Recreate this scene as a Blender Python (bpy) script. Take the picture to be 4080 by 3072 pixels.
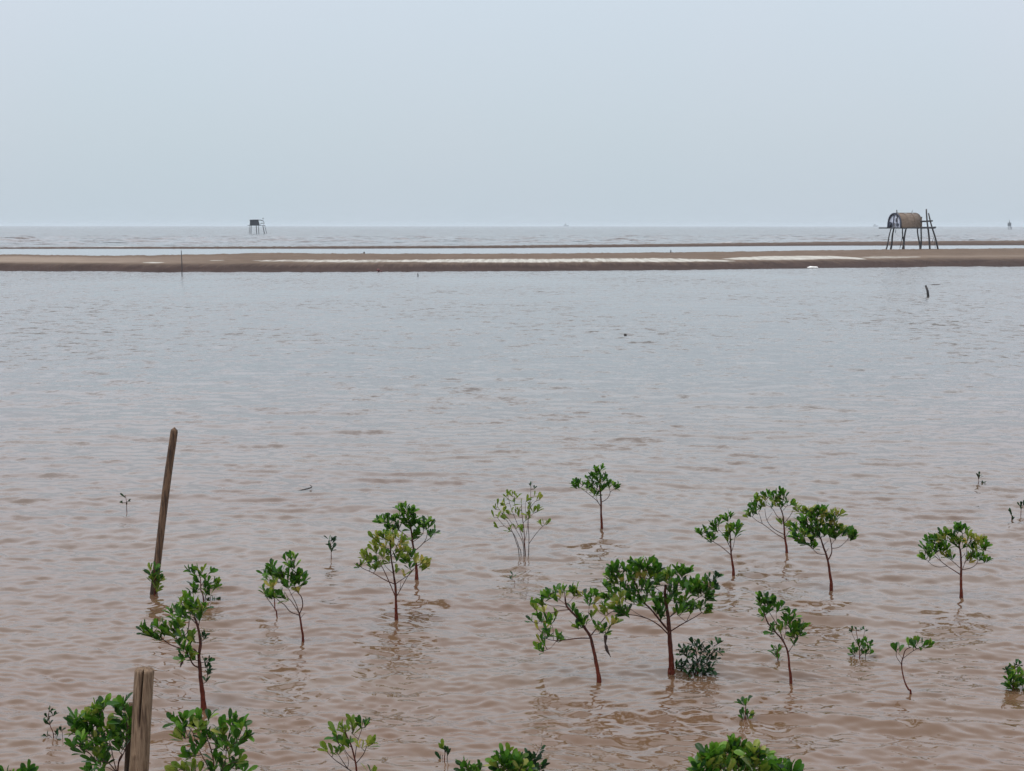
import bpy, math, random
import numpy as np
from mathutils import Vector, Matrix, noise

for o in list(bpy.data.objects): bpy.data.objects.remove(o)
sc = bpy.context.scene
COL = sc.collection
R = math.radians

# ------------------------------------------------------------------ camera
W, H, F = 4080.0, 3072.0, 5800.0
CAMH = 3.0
PITCH = math.atan((H/2-900)/F)
ROLL = R(0.034)
cam_d = bpy.data.cameras.new('camera'); cam = bpy.data.objects.new('camera', cam_d); COL.objects.link(cam)
sc.camera = cam
cam_d.sensor_width = 36.0; cam_d.lens = 36.0*F/W
cam_d.clip_start = 0.1; cam_d.clip_end = 60000
fw = Vector((0, math.cos(PITCH), -math.sin(PITCH)))
rt0 = Vector((1, 0, 0)); up0 = Vector((0, math.sin(PITCH), math.cos(PITCH)))
rt = rt0*math.cos(ROLL)+up0*math.sin(ROLL); up = up0*math.cos(ROLL)-rt0*math.sin(ROLL)
m = Matrix.Identity(4)
for i in range(3):
    m[i][0] = rt[i]; m[i][1] = up[i]; m[i][2] = -fw[i]
m[2][3] = CAMH
cam.matrix_world = m
CAMP = Vector((0, 0, CAMH))
def ray(X, Y):
    return fw + rt*((X-W/2)/F) + up*(-(Y-H/2)/F)
def on_z(X, Y, z=0.0):
    r = ray(X, Y); t = (z-CAMH)/r.z
    return CAMP + r*t
def at_depth(X, Y, D):
    r = ray(X, Y); return CAMP + r*(D/r.y)

# ------------------------------------------------------------------ light
SUN_EL, SUN_AZ = 66.0, -122.0      # azimuth from +Y towards +X
wd = bpy.data.worlds.new('World'); sc.world = wd; wd.use_nodes = True
nt = wd.node_tree; nt.nodes.clear()
def N(t, typ, **kw):
    n = t.nodes.new(typ)
    for k, v in kw.items(): setattr(n, k, v)
    return n
wo = N(nt, 'ShaderNodeOutputWorld'); bg = N(nt, 'ShaderNodeBackground'); bg.inputs['Strength'].default_value = 0.1
sky = N(nt, 'ShaderNodeTexSky', sky_type='NISHITA'); sky.sun_disc = False
sky.sun_elevation = R(SUN_EL); sky.sun_rotation = R(SUN_AZ); sky.dust_density = 4.0; sky.air_density = 1.0; sky.ozone_density = 1.0
tc = N(nt, 'ShaderNodeTexCoord'); sp = N(nt, 'ShaderNodeSeparateXYZ'); nt.links.new(tc.outputs['Generated'], sp.inputs[0])
rp = N(nt, 'ShaderNodeValToRGB')
el = rp.color_ramp.elements
el[0].position = 0.0; el[0].color = (.535, .615, .685, 1)
el[1].position = 1.0; el[1].color = (1.36, 1.41, 1.50, 1)
e = el.new(0.06); e.color = (.575, .650, .715, 1)
e = el.new(0.17); e.color = (.640, .715, .800, 1)
e = el.new(0.26); e.color = (1.12, 1.20, 1.31, 1)
e = el.new(0.45); e.color = (1.36, 1.43, 1.52, 1)
nt.links.new(sp.outputs[2], rp.inputs[0])
# cloud veil: very soft, low contrast
nz = N(nt, 'ShaderNodeTexNoise'); nz.inputs['Scale'].default_value = 2.2; nz.inputs['Detail'].default_value = 3
nt.links.new(tc.outputs['Generated'], nz.inputs['Vector'])
vr = N(nt, 'ShaderNodeValToRGB'); vr.color_ramp.elements[0].position = .35; vr.color_ramp.elements[1].position = .65
vr.color_ramp.elements[0].color = (.975, .998, 1.00, 1); vr.color_ramp.elements[1].color = (1.04, 1.0, 1.01, 1)
nt.links.new(nz.outputs[0], vr.inputs[0])
ml = N(nt, 'ShaderNodeMixRGB', blend_type='MULTIPLY'); ml.inputs[0].default_value = 1
nt.links.new(rp.outputs[0], ml.inputs[1]); nt.links.new(vr.outputs[0], ml.inputs[2])
sc10 = N(nt, 'ShaderNodeVectorMath', operation='SCALE'); sc10.inputs[3].default_value = 10.0
nt.links.new(ml.outputs[0], sc10.inputs[0])
mx = N(nt, 'ShaderNodeMixRGB'); mx.inputs[0].default_value = 0.92
nt.links.new(sky.outputs[0], mx.inputs[1]); nt.links.new(sc10.outputs[0], mx.inputs[2])
nt.links.new(mx.outputs[0], bg.inputs[0]); nt.links.new(bg.outputs[0], wo.inputs[0])

sl = bpy.data.lights.new('sun', 'SUN'); sl.energy = 1.5; sl.angle = R(16); sl.color = (1.0, .96, .90)
so = bpy.data.objects.new('sun', sl); COL.objects.link(so)
sd = Vector((math.sin(R(SUN_AZ))*math.cos(R(SUN_EL)), math.cos(R(SUN_AZ))*math.cos(R(SUN_EL)), math.sin(R(SUN_EL))))
so.rotation_euler = sd.to_track_quat('Z', 'Y').to_euler(); so.location = (0, 0, 60)

vs = sc.view_settings
vs.view_transform = 'Standard'; vs.look = 'None'; vs.exposure = 0.085; vs.gamma = 1.0

# ------------------------------------------------------------------ helpers
class MB:
    def __init__(s): s.v = []; s.f = []; s.m = []
    def add(s, vs_, fs_, mi=0):
        b = len(s.v); s.v += [tuple(p) for p in vs_]
        for f in fs_: s.f.append(tuple(i+b for i in f)); s.m.append(mi)
    def tube(s, pts, rad, n=7, cap=True, mi=0, jit=0.0):
        pts = [Vector(p) for p in pts]; vs_ = []
        a = None
        for i, p in enumerate(pts):
            d = (pts[min(i+1, len(pts)-1)]-pts[max(i-1, 0)])
            if d.length < 1e-9: d = Vector((0, 0, 1))
            d.normalize()
            if a is None:
                a = d.orthogonal().normalized()
            else:
                a = (a-d*a.dot(d))
                a = a.normalized() if a.length > 1e-6 else d.orthogonal().normalized()
            b = d.cross(a)
            for k in range(n):
                t = 2*math.pi*k/n
                r = rad[i]*(1+jit*(noise.noise(Vector((p.x*40+math.cos(t)*3, p.y*40+math.sin(t)*3, p.z*25))))) if jit else rad[i]
                vs_.append(p+a*(math.cos(t)*r)+b*(math.sin(t)*r))
        fs_ = []
        for i in range(len(pts)-1):
            for k in range(n):
                fs_.append((i*n+k, i*n+(k+1) % n, (i+1)*n+(k+1) % n, (i+1)*n+k))
        if cap:
            fs_.append(tuple(range(n))[::-1]); fs_.append(tuple((len(pts)-1)*n+k for k in range(n)))
        s.add(vs_, fs_, mi)
    def box(s, c, u, v, w, mi=0):
        c, u, v, w = Vector(c), Vector(u), Vector(v), Vector(w)
        P = [c+u*a+v*b+w*d for d in (-.5, .5) for b in (-.5, .5) for a in (-.5, .5)]
        s.add(P, [(0, 2, 3, 1), (4, 5, 7, 6), (0, 1, 5, 4), (2, 6, 7, 3), (0, 4, 6, 2), (1, 3, 7, 5)], mi)
    def build(s, name, mats, parent=None, smooth=True):
        if not isinstance(mats, (list, tuple)): mats = [mats]
        me = bpy.data.meshes.new(name)
        off = parent.location if parent else Vector((0, 0, 0))
        if parent and parent.parent: off = parent.parent.location
        me.from_pydata([(x-off.x, y-off.y, z-off.z) for x, y, z in s.v], [], s.f)
        for mt in mats: me.materials.append(mt)
        me.polygons.foreach_set('material_index', s.m)
        me.polygons.foreach_set('use_smooth', [smooth]*len(s.f))
        me.update()
        o = bpy.data.objects.new(name, me); COL.objects.link(o)
        if parent: o.parent = parent
        return o
def tag(o, label=None, cat=None, group=None, kind=None):
    if label: o['label'] = label
    if cat: o['category'] = cat
    if group: o['group'] = group
    if kind: o['kind'] = kind
    return o
def thing(name, loc, label, cat, group=None):
    o = bpy.data.objects.new(name, None); COL.objects.link(o); o.location = loc; o.empty_display_size = .1
    return tag(o, label, cat, group)
def smooth_line(pts, per=4):
    P = [Vector(p) for p in pts]
    if len(P) < 3:
        return [P[0].lerp(P[-1], i/per) for i in range(per+1)]
    out = []
    for i in range(len(P)-1):
        p0 = P[max(i-1, 0)]; p1 = P[i]; p2 = P[i+1]; p3 = P[min(i+2, len(P)-1)]
        for k in range(per):
            t = k/per
            out.append(0.5*((2*p1)+(p2-p0)*t+(2*p0-5*p1+4*p2-p3)*t*t+(3*p1-p0-3*p2+p3)*t**3))
    out.append(P[-1]); return out

# ------------------------------------------------------------------ materials
def mat(name):
    m = bpy.data.materials.new(name); m.use_nodes = True
    t = m.node_tree; b = t.nodes['Principled BSDF']; return m, t, b
def L(t, a, b): t.links.new(a, b)
def ramp(t, src, stops):
    r = N(t, 'ShaderNodeValToRGB'); es = r.color_ramp.elements
    es[0].position, es[0].color = stops[0][0], (*stops[0][1], 1)
    es[1].position, es[1].color = stops[-1][0], (*stops[-1][1], 1)
    for p, c in stops[1:-1]:
        e = es.new(p); e.color = (*c, 1)
    L(t, src, r.inputs[0]); return r
def coords(t, scale, kind='Object'):
    c = N(t, 'ShaderNodeTexCoord'); mp = N(t, 'ShaderNodeMapping'); mp.inputs['Scale'].default_value = scale
    L(t, c.outputs[kind], mp.inputs[0]); return mp.outputs[0]
def tnoise(t, vec, scale=1, detail=4, rough=.5):
    n = N(t, 'ShaderNodeTexNoise'); n.inputs['Scale'].default_value = scale
    n.inputs['Detail'].default_value = detail; n.inputs['Roughness'].default_value = rough
    L(t, vec, n.inputs['Vector']); return n

def wood(name, stops, scale=(60, 60, 5), bump=.4, rough=.85, dist=.004):
    m, t, b = mat(name)
    v = coords(t, scale); n = tnoise(t, v, 1, 6, .65)
    r = ramp(t, n.outputs[0], stops)
    gz = N(t, 'ShaderNodeNewGeometry'); sz = N(t, 'ShaderNodeSeparateXYZ'); L(t, gz.outputs['Position'], sz.inputs[0])   # wet, algae-dark foot just above the water
    wz = N(t, 'ShaderNodeMath', operation='MULTIPLY_ADD'); wz.inputs[1].default_value = -.22; L(t, n.outputs[0], wz.inputs[0]); L(t, sz.outputs[2], wz.inputs[2])
    wr = ramp(t, wz.outputs[0], [(.0, (.45, .42, .36)), (.07, (1, 1, 1))])
    wm = N(t, 'ShaderNodeMixRGB', blend_type='MULTIPLY'); wm.inputs[0].default_value = 1; L(t, r.outputs[0], wm.inputs[1]); L(t, wr.outputs[0], wm.inputs[2])
    L(t, wm.outputs[0], b.inputs['Base Color'])
    b.inputs['Roughness'].default_value = rough
    bp = N(t, 'ShaderNodeBump'); bp.inputs['Strength'].default_value = bump; bp.inputs['Distance'].default_value = dist
    L(t, n.outputs[0], bp.inputs['Height']); L(t, bp.outputs[0], b.inputs['Normal'])
    return m
M = {}
M['post'] = wood('weathered_post_wood', [(.28, (.010, .005, .003)), (.45, (.040, .020, .010)), (.60, (.13, .074, .040)), (.75, (.045, .018, .009))], scale=(45, 45, 4), bump=.9)
M['stump'] = wood('grey_split_wood', [(.28, (.018, .010, .006)), (.42, (.085, .050, .028)), (.52, (.20, .135, .085)), (.60, (.10, .058, .032)), (.74, (.21, .15, .10))], scale=(38, 38, 3.0), bump=1.0)
M['dark_pole'] = wood('dark_pole_wood', [(.3, (.018, .018, .022)), (.7, (.06, .055, .055))], scale=(8, 8, 2))
M['far_pole'] = wood('far_pole_wood', [(.3, (.012, .016, .022)), (.7, (.03, .035, .045))], scale=(4, 4, 1))
M['twig'] = wood('twig_bark', [(.3, (.020, .009, .007)), (.7, (.075, .036, .028))], scale=(120, 120, 60), bump=.3)
M['dead'] = wood('dead_twig', [(.3, (.02, .012, .01)), (.7, (.06, .035, .028))], scale=(60, 60, 60))

# muddy bark: red mud coat on the lowest part of the stem
m, t, b = mat('muddy_bark'); M['bark'] = m
v = coords(t, (90, 90, 40)); n = tnoise(t, v, 1, 5, .6)
cl = ramp(t, n.outputs[0], [(.3, (.032, .006, .004)), (.7, (.125, .026, .013))])
cu = ramp(t, n.outputs[0], [(.3, (.022, .008, .006)), (.7, (.085, .032, .023))])
g = N(t, 'ShaderNodeNewGeometry'); s_ = N(t, 'ShaderNodeSeparateXYZ'); L(t, g.outputs['Position'], s_.inputs[0])
mr = N(t, 'ShaderNodeMapRange'); mr.inputs[1].default_value = .22; mr.inputs[2].default_value = .42
n2 = tnoise(t, v, .3, 3); ad = N(t, 'ShaderNodeMath', operation='MULTIPLY_ADD'); ad.inputs[1].default_value = .25
L(t, n2.outputs[0], ad.inputs[0]); L(t, s_.outputs[2], ad.inputs[2]); L(t, ad.outputs[0], mr.inputs[0])
mm = N(t, 'ShaderNodeMixRGB'); L(t, mr.outputs[0], mm.inputs[0]); L(t, cl.outputs[0], mm.inputs[1]); L(t, cu.outputs[0], mm.inputs[2])
L(t, mm.outputs[0], b.inputs['Base Color']); b.inputs['Roughness'].default_value = .75; b.inputs['Specular IOR Level'].default_value = .15
bp = N(t, 'ShaderNodeBump'); bp.inputs['Strength'].default_value = .6; bp.inputs['Distance'].default_value = .003
L(t, n.outputs[0], bp.inputs['Height']); L(t, bp.outputs[0], b.inputs['Normal'])

def leafmat(name, stops, trans, tfac=.3, rough=.38):
    m, t, b = mat(name)
    g = N(t, 'ShaderNodeNewGeometry')
    r = ramp(t, g.outputs['Random Per Island'], stops)
    v = coords(t, (1, 1, 1)); n = tnoise(t, v, 160, 3)
    mxx = N(t, 'ShaderNodeMixRGB', blend_type='MULTIPLY'); mxx.inputs[0].default_value = .6
    rr = ramp(t, n.outputs[0], [(.3, (.55, .6, .5)), (.7, (1.25, 1.2, 1.2))])
    L(t, r.outputs[0], mxx.inputs[1]); L(t, rr.outputs[0], mxx.inputs[2])
    L(t, mxx.outputs[0], b.inputs['Base Color']); b.inputs['Roughness'].default_value = rough
    b.inputs['Specular IOR Level'].default_value = .22
    tr = N(t, 'ShaderNodeBsdfTranslucent'); tr.inputs[0].default_value = (*trans, 1)
    ms = N(t, 'ShaderNodeMixShader'); ms.inputs[0].default_value = tfac
    L(t, b.outputs[0], ms.inputs[1]); L(t, tr.outputs[0], ms.inputs[2])
    L(t, ms.outputs[0], t.nodes['Material Output'].inputs[0]); return m
GR = [(0, (.003, .014, .005)), (.3, (.008, .036, .007)), (.6, (.032, .105, .008)), (.82, (.080, .175, .012)), (1, (.17, .25, .03))]
YG = [(0, (.030, .070, .010)), (.4, (.08, .14, .015)), (.8, (.16, .21, .03)), (1, (.30, .30, .08))]
YL = [(0, (.06, .12, .02)), (.4, (.17, .20, .035)), (.75, (.36, .32, .10)), (1, (.42, .28, .07))]
DG = [(0, (.005, .018, .007)), (.5, (.012, .045, .014)), (1, (.035, .10, .025))]
M['leaf'] = leafmat('green_leaf', GR, (.09, .26, .02), .26)
M['leaf_yg'] = leafmat('yellow_green_leaf', YG, (.20, .28, .03), .35)
M['leaf_y'] = leafmat('yellow_leaf', YL, (.40, .38, .06), .3)
M['leaf_d'] = leafmat('dark_leaf', DG, (.02, .07, .02), .15)

# water -------------------------------------------------------------
def water(name, body, s_far, s_near, d0, d1, scA=(1.1, 2.6), scB=(5, 11), rough=.05, gust=.5, body2=None, foam=False, silt_shade=(.22, .5), sr=(.3, .7), ior=1.43, far_body=None):
    m, t, b = mat(name)
    g = N(t, 'ShaderNodeNewGeometry'); pos = g.outputs['Position']
    def ns(sx, sy, detail):
        mp = N(t, 'ShaderNodeMapping'); mp.inputs['Scale'].default_value = (sx, sy, 1); L(t, pos, mp.inputs[0])
        mp.inputs['Rotation'].default_value = (0, 0, R(-4))
        n = tnoise(t, mp.outputs[0], 1, detail, .55)
        v = N(t, 'ShaderNodeVectorMath', operation='SUBTRACT'); v.inputs[1].default_value = (.5, .5, .5)
        L(t, n.outputs['Color'], v.inputs[0]); return v.outputs[0]
    A = ns(scA[0], scA[1], 4); B = ns(scB[0], scB[1], 3)
    add = N(t, 'ShaderNodeVectorMath', operation='ADD'); L(t, A, add.inputs[0])
    sB = N(t, 'ShaderNodeVectorMath', operation='SCALE'); sB.inputs[3].default_value = .6; L(t, B, sB.inputs[0]); L(t, sB.outputs[0], add.inputs[1])
    sx = N(t, 'ShaderNodeSeparateXYZ'); L(t, pos, sx.inputs[0])
    mr = N(t, 'ShaderNodeMapRange'); mr.inputs[1].default_value = d0; mr.inputs[2].default_value = d1
    mr.inputs[3].default_value = s_near; mr.inputs[4].default_value = s_far; L(t, sx.outputs[1], mr.inputs[0])
    mpg = N(t, 'ShaderNodeMapping'); mpg.inputs['Scale'].default_value = (.10, .07, 1); L(t, pos, mpg.inputs[0])
    ng = tnoise(t, mpg.outputs[0], 1, 3, .5)
    mg = N(t, 'ShaderNodeMapRange'); mg.inputs[1].default_value = .3; mg.inputs[2].default_value = .7
    mg.inputs[3].default_value = 1-gust; mg.inputs[4].default_value = 1+gust; L(t, ng.outputs[0], mg.inputs[0])
    mu = N(t, 'ShaderNodeMath', operation='MULTIPLY'); L(t, mr.outputs[0], mu.inputs[0]); L(t, mg.outputs[0], mu.inputs[1])
    sA = N(t, 'ShaderNodeVectorMath', operation='SCALE'); L(t, add.outputs[0], sA.inputs[0]); L(t, mu.outputs[0], sA.inputs[3])
    ab = N(t, 'ShaderNodeVectorMath', operation='ABSOLUTE'); L(t, sA.outputs[0], ab.inputs[0])       # wavelets steeper on the side facing the shore
    ab2 = N(t, 'ShaderNodeVectorMath', operation='MULTIPLY'); ab2.inputs[1].default_value = (0, -1.0, 0); L(t, ab.outputs[0], ab2.inputs[0])
    m0 = N(t, 'ShaderNodeVectorMath', operation='MULTIPLY'); m0.inputs[1].default_value = (.8, .6, 0); L(t, sA.outputs[0], m0.inputs[0])
    ml = N(t, 'ShaderNodeVectorMath', operation='ADD'); L(t, ab2.outputs[0], ml.inputs[0]); L(t, m0.outputs[0], ml.inputs[1])
    an = N(t, 'ShaderNodeVectorMath', operation='ADD'); L(t, g.outputs['Normal'], an.inputs[0]); L(t, ml.outputs[0], an.inputs[1])
    nn = N(t, 'ShaderNodeVectorMath', operation='NORMALIZE'); L(t, an.outputs[0], nn.inputs[0]); L(t, nn.outputs[0], b.inputs['Normal'])
    # silt: patches of different mud load; on the sea, dark wave faces painted in
    mps = N(t, 'ShaderNodeMapping'); mps.inputs['Scale'].default_value = (*silt_shade, 1); L(t, pos, mps.inputs[0])
    n_silt_shade = tnoise(t, mps.outputs[0], 1, 4, .55)
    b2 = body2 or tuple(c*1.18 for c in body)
    rr = ramp(t, n_silt_shade.outputs[0], [(sr[0], body), (sr[1], b2)]); colr = rr.outputs[0]
    if far_body:                      # mud load drops away from the shore
        fm = N(t, 'ShaderNodeMapRange'); fm.inputs[1].default_value = 7; fm.inputs[2].default_value = 30; L(t, sx.outputs[1], fm.inputs[0])
        rf = ramp(t, n_silt_shade.outputs[0], [(.3, far_body), (.7, tuple(c*1.25 for c in far_body))])
        fx = N(t, 'ShaderNodeMixRGB'); L(t, fm.outputs[0], fx.inputs[0]); L(t, colr, fx.inputs[1]); L(t, rf.outputs[0], fx.inputs[2]); colr = fx.outputs[0]
    b.inputs['Roughness'].default_value = rough; b.inputs['IOR'].default_value = ior
    if foam:
        mpf = N(t, 'ShaderNodeMapping'); mpf.inputs['Scale'].default_value = (.10, .22, 1); L(t, pos, mpf.inputs[0])
        nf = tnoise(t, mpf.outputs[0], 1, 6, .7)
        at = N(t, 'ShaderNodeAttribute'); at.attribute_name = 'foam'
        sm = N(t, 'ShaderNodeMath', operation='ADD'); L(t, nf.outputs[0], sm.inputs[0]); L(t, at.outputs['Fac'], sm.inputs[1])
        fr = N(t, 'ShaderNodeMapRange'); fr.inputs[1].default_value = .98; fr.inputs[2].default_value = 1.12; L(t, sm.outputs[0], fr.inputs[0])
        mf = N(t, 'ShaderNodeMixRGB'); L(t, fr.outputs[0], mf.inputs[0]); L(t, colr, mf.inputs[1]); mf.inputs[2].default_value = (.75, .74, .72, 1)
        colr = mf.outputs[0]
        rg = N(t, 'ShaderNodeMapRange'); rg.inputs[3].default_value = rough; rg.inputs[4].default_value = .8; L(t, fr.outputs[0], rg.inputs[0]); L(t, rg.outputs[0], b.inputs['Roughness'])
    L(t, colr, b.inputs['Base Color'])
    return m
BODY = (.100, .050, .024)
M['lagoon'] = water('muddy_lagoon', BODY, 1.15, .20, 9, 42, gust=.7, scA=(2.6, 2.3), scB=(10, 17), body2=(.114, .070, .042), far_body=(.066, .059, .052))
M['channel'] = water('calm_channel', (.13, .10, .08), .02, .02, 100, 300, gust=.2, rough=.03)
M['sea'] = water('sea_water', (.062, .074, .077), 1.5, 1.3, 180, 2500, scA=(.25, .8), scB=(1.2, 3.5), gust=.6, foam=True, rough=.12, silt_shade=(.22, .05), sr=(.47, .57), body2=(.045, .030, .022), ior=1.38)  # dark dashes of steep wave faces painted into the body colour

# sand --------------------------------------------------------------
m, t, b = mat('wet_sand'); M['sand'] = m
at = N(t, 'ShaderNodeAttribute'); at.attribute_name = 'bar'   # x: across 0..1, y: painted sheen band weight, z: tan weight
s_ = N(t, 'ShaderNodeSeparateXYZ'); L(t, at.outputs['Vector'], s_.inputs[0])
g = N(t, 'ShaderNodeNewGeometry')
def pn(sx, sy, d=4, r=.6):
    mp = N(t, 'ShaderNodeMapping'); mp.inputs['Scale'].default_value = (sx, sy, 1); L(t, g.outputs['Position'], mp.inputs[0])
    return tnoise(t, mp.outputs[0], 1, d, r)
nA = pn(.5, .5, 6, .7); nB = pn(3.6, .16, 5, .75)
base = ramp(t, nA.outputs[0], [(.3, (.088, .062, .045)), (.7, (.145, .104, .076))])
dark = ramp(t, nA.outputs[0], [(.3, (.028, .017, .014)), (.7, (.052, .033, .028))])
tan = ramp(t, nA.outputs[0], [(.3, (.17, .13, .10)), (.7, (.24, .19, .15))])
white = ramp(t, nB.outputs[0], [(.3, (.22, .20, .17)), (.6, (.44, .43, .39))])
def thr(val, noise_out, amt, lo, hi):
    a = N(t, 'ShaderNodeMath', operation='MULTIPLY_ADD'); a.inputs[1].default_value = amt; L(t, noise_out, a.inputs[0]); L(t, val, a.inputs[2])
    q = N(t, 'ShaderNodeMapRange'); q.inputs[1].default_value = lo; q.inputs[2].default_value = hi; L(t, a.outputs[0], q.inputs[0]); return q.outputs[0]
def mixc(f, a, c):
    q = N(t, 'ShaderNodeMixRGB'); L(t, f, q.inputs[0]); L(t, a, q.inputs[1]); L(t, c, q.inputs[2]); return q.outputs[0]
c1 = mixc(thr(s_.outputs[0], nB.outputs[0], .22, .20, .33), dark.outputs[0], base.outputs[0])
c2 = mixc(s_.outputs[2], c1, tan.outputs[0])
bw = thr(s_.outputs[1], nB.outputs[0], .85, .78, 1.15)
c3 = mixc(bw, c2, white.outputs[0])
L(t, c3, b.inputs['Base Color']); b.inputs['Roughness'].default_value = .9; b.inputs['Specular IOR Level'].default_value = .06
bp = N(t, 'ShaderNodeBump'); bp.inputs['Strength'].default_value = .5; bp.inputs['Distance'].default_value = .05
L(t, nA.outputs[0], bp.inputs['Height']); L(t, bp.outputs[0], b.inputs['Normal'])

# ------------------------------------------------------------------ grids (setting)
def grid_obj(name, X, Y, Z, material, attr=None, attr_name='bar'):
    r, c = X.shape
    me = bpy.data.meshes.new(name)
    co = np.stack([X, Y, Z], -1).reshape(-1, 3).astype(np.float32)
    i = np.arange(r*c).reshape(r, c)
    q = np.stack([i[:-1, :-1], i[:-1, 1:], i[1:, 1:], i[1:, :-1]], -1).reshape(-1, 4)
    me.vertices.add(len(co)); me.vertices.foreach_set('co', co.ravel())
    me.loops.add(q.size); me.loops.foreach_set('vertex_index', q.ravel().astype(np.int32))
    me.polygons.add(len(q)); me.polygons.foreach_set('loop_start', (np.arange(len(q))*4).astype(np.int32))
    me.polygons.foreach_set('loop_total', np.full(len(q), 4, np.int32))
    me.update(calc_edges=True); me.validate()
    me.polygons.foreach_set('use_smooth', np.ones(len(me.polygons), bool))
    me.materials.append(material)
    if attr is not None:
        if attr.ndim == 2:
            a = me.attributes.new(attr_name, 'FLOAT', 'POINT'); a.data.foreach_set('value', attr.ravel().astype(np.float32))
        else:
            a = me.attributes.new(attr_name, 'FLOAT_VECTOR', 'POINT'); a.data.foreach_set('vector', attr.reshape(-1, 3).astype(np.float32).ravel())
    o = bpy.data.objects.new(name, me); COL.objects.link(o); o['kind'] = 'structure'
    return o
def vnoise(x, y, seed):
    """smooth value noise, vectorised"""
    rs = np.random.RandomState(seed); T = rs.rand(256, 256)
    xi = np.floor(x).astype(int); yi = np.floor(y).astype(int); fx = x-xi; fy = y-yi
    fx = fx*fx*(3-2*fx); fy = fy*fy*(3-2*fy); xi &= 255; yi &= 255; x1 = (xi+1) & 255; y1 = (yi+1) & 255
    return (T[yi, xi]*(1-fx)+T[yi, x1]*fx)*(1-fy)+(T[y1, xi]*(1-fx)+T[y1, x1]*fx)*fy

# lagoon: ripples as real geometry, finer mesh near the shore
rs = np.random.RandomState(5)
rows = [4.5]
while rows[-1] < 116: rows.append(rows[-1]+max(.014, rows[-1]**2/(1456*3)*.72 if rows[-1] < 30 else rows[-1]*.0075))
rows = np.array(rows); rows[-1] = 116
u = np.linspace(-1, 1, 900); u = .62*u+.38*u**3
hw = .62*rows+5
X = u[None, :]*hw[:, None]; Y = np.repeat(rows[:, None], len(u), 1)
Z = np.zeros_like(X)
wx = X+.25*(vnoise(X*.8, Y*.8, 1)-.5); wy = Y+.25*(vnoise(X*.8+40, Y*.8, 2)-.5)
cell = np.maximum(np.gradient(rows)[:, None], 0)
for k in range(92):
    lam = .070*(.60/.070)**(rs.rand()**1.4) if k < 76 else .8*(2.4/.8)**rs.rand()
    ang = R(90-4)+rs.randn()*R(38 if lam < .3 else 28)
    kx, ky = math.cos(ang)*2*math.pi/lam, math.sin(ang)*2*math.pi/lam
    slope = .0235*(lam/.35)**-.16 if k < 76 else .010
    amp = slope*lam/(2*math.pi)
    fade = np.clip((lam/cell-2.2)/2.5, 0, 1)*np.clip(((60 if k < 76 else 100)-Y)/30, 0, 1)
    env = .35+1.3*vnoise(X*.55+k*7.3, Y*.45+k*3.1, 30+k)
    Z += amp*fade*env*np.sin(kx*wx+ky*wy+rs.rand()*6.28)
grid_obj('lagoon_water', X, Y, Z, M['lagoon'])

# sand bars, edges given as bearings along the shore
def interp(tab, x): 
    xs, ys = zip(*tab); return np.interp(x, xs, ys)
def pix_to_D(xpx, ypx, z):
    return np.array([on_z(a, b_, z).y for a, b_ in zip(xpx, ypx)])
def rt_x(xpx, D, ypx): return np.array([at_depth(a, c, 1).x for a, c in zip(xpx, ypx)])*D
xp = np.linspace(-2200, 6300, 1400)
front = interp([(-2200, 1075), (0, 1080), (369, 1081), (520, 1083), (600, 1085), (1352, 1084), (1360, 1084), (2400, 1079), (2720, 1076), (3200, 1070), (3740, 1063), (4080, 1061.5), (6300, 1050)], xp)
back = interp([(-2200, 1010), (0, 1013), (120, 1014), (300, 1017), (470, 1018.5), (800, 1014), (1050, 1008), (1200, 1009), (1360, 1011), (2200, 1010), (2400, 1007.5), (2720, 1004.5), (2900, 1003), (3170, 998), (3600, 993), (4080, 988.5), (6300, 975)], xp)
nx = xp/60.0
front = front+2.4*(vnoise(nx, nx*0, 7)-.5)+1.4*(vnoise(nx*4, nx*0, 8)-.5)+.8*(vnoise(nx*13, nx*0, 88)-.5)
crest = .46+.05*(vnoise(nx*1.3, nx*0, 9)-.5)+.035*(vnoise(nx*7, nx*0+3, 10)-.5)+.03*np.clip(vnoise(nx*14, nx*0+3, 12)-.75, 0, 1)*4
Df = pix_to_D(xp, front, 0); Db = pix_to_D(xp, back, .46)
T = np.concatenate([np.linspace(-.12, .30, 46), np.linspace(.31, 1.0, 50), np.linspace(1.02, 1.25, 8)])
D = Df[None, :]+(Db-Df)[None, :]*T[:, None]
Xb = np.array([at_depth(a, 1000, 1).x for a in xp])[None, :]*D
tt = T[:, None]+0*D
rise = np.clip(tt/.16, 0, 1); rise = rise*rise*(3-2*rise)
Zb = .37*rise+(crest[None, :]-.37)*np.clip((tt-.16)/.8, 0, 1)**1.3
Zb = np.where(tt < 0, tt*3.0, Zb); Zb = np.where(tt > 1, crest[None, :]-(tt-1)*5, Zb)
Zb += np.where((tt > 0.02) & (tt < 1), .03*(vnoise(Xb*1.1, D*.5, 3)-.5)+.015*(vnoise(Xb*4, D*1.5, 4)-.5), 0)
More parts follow.
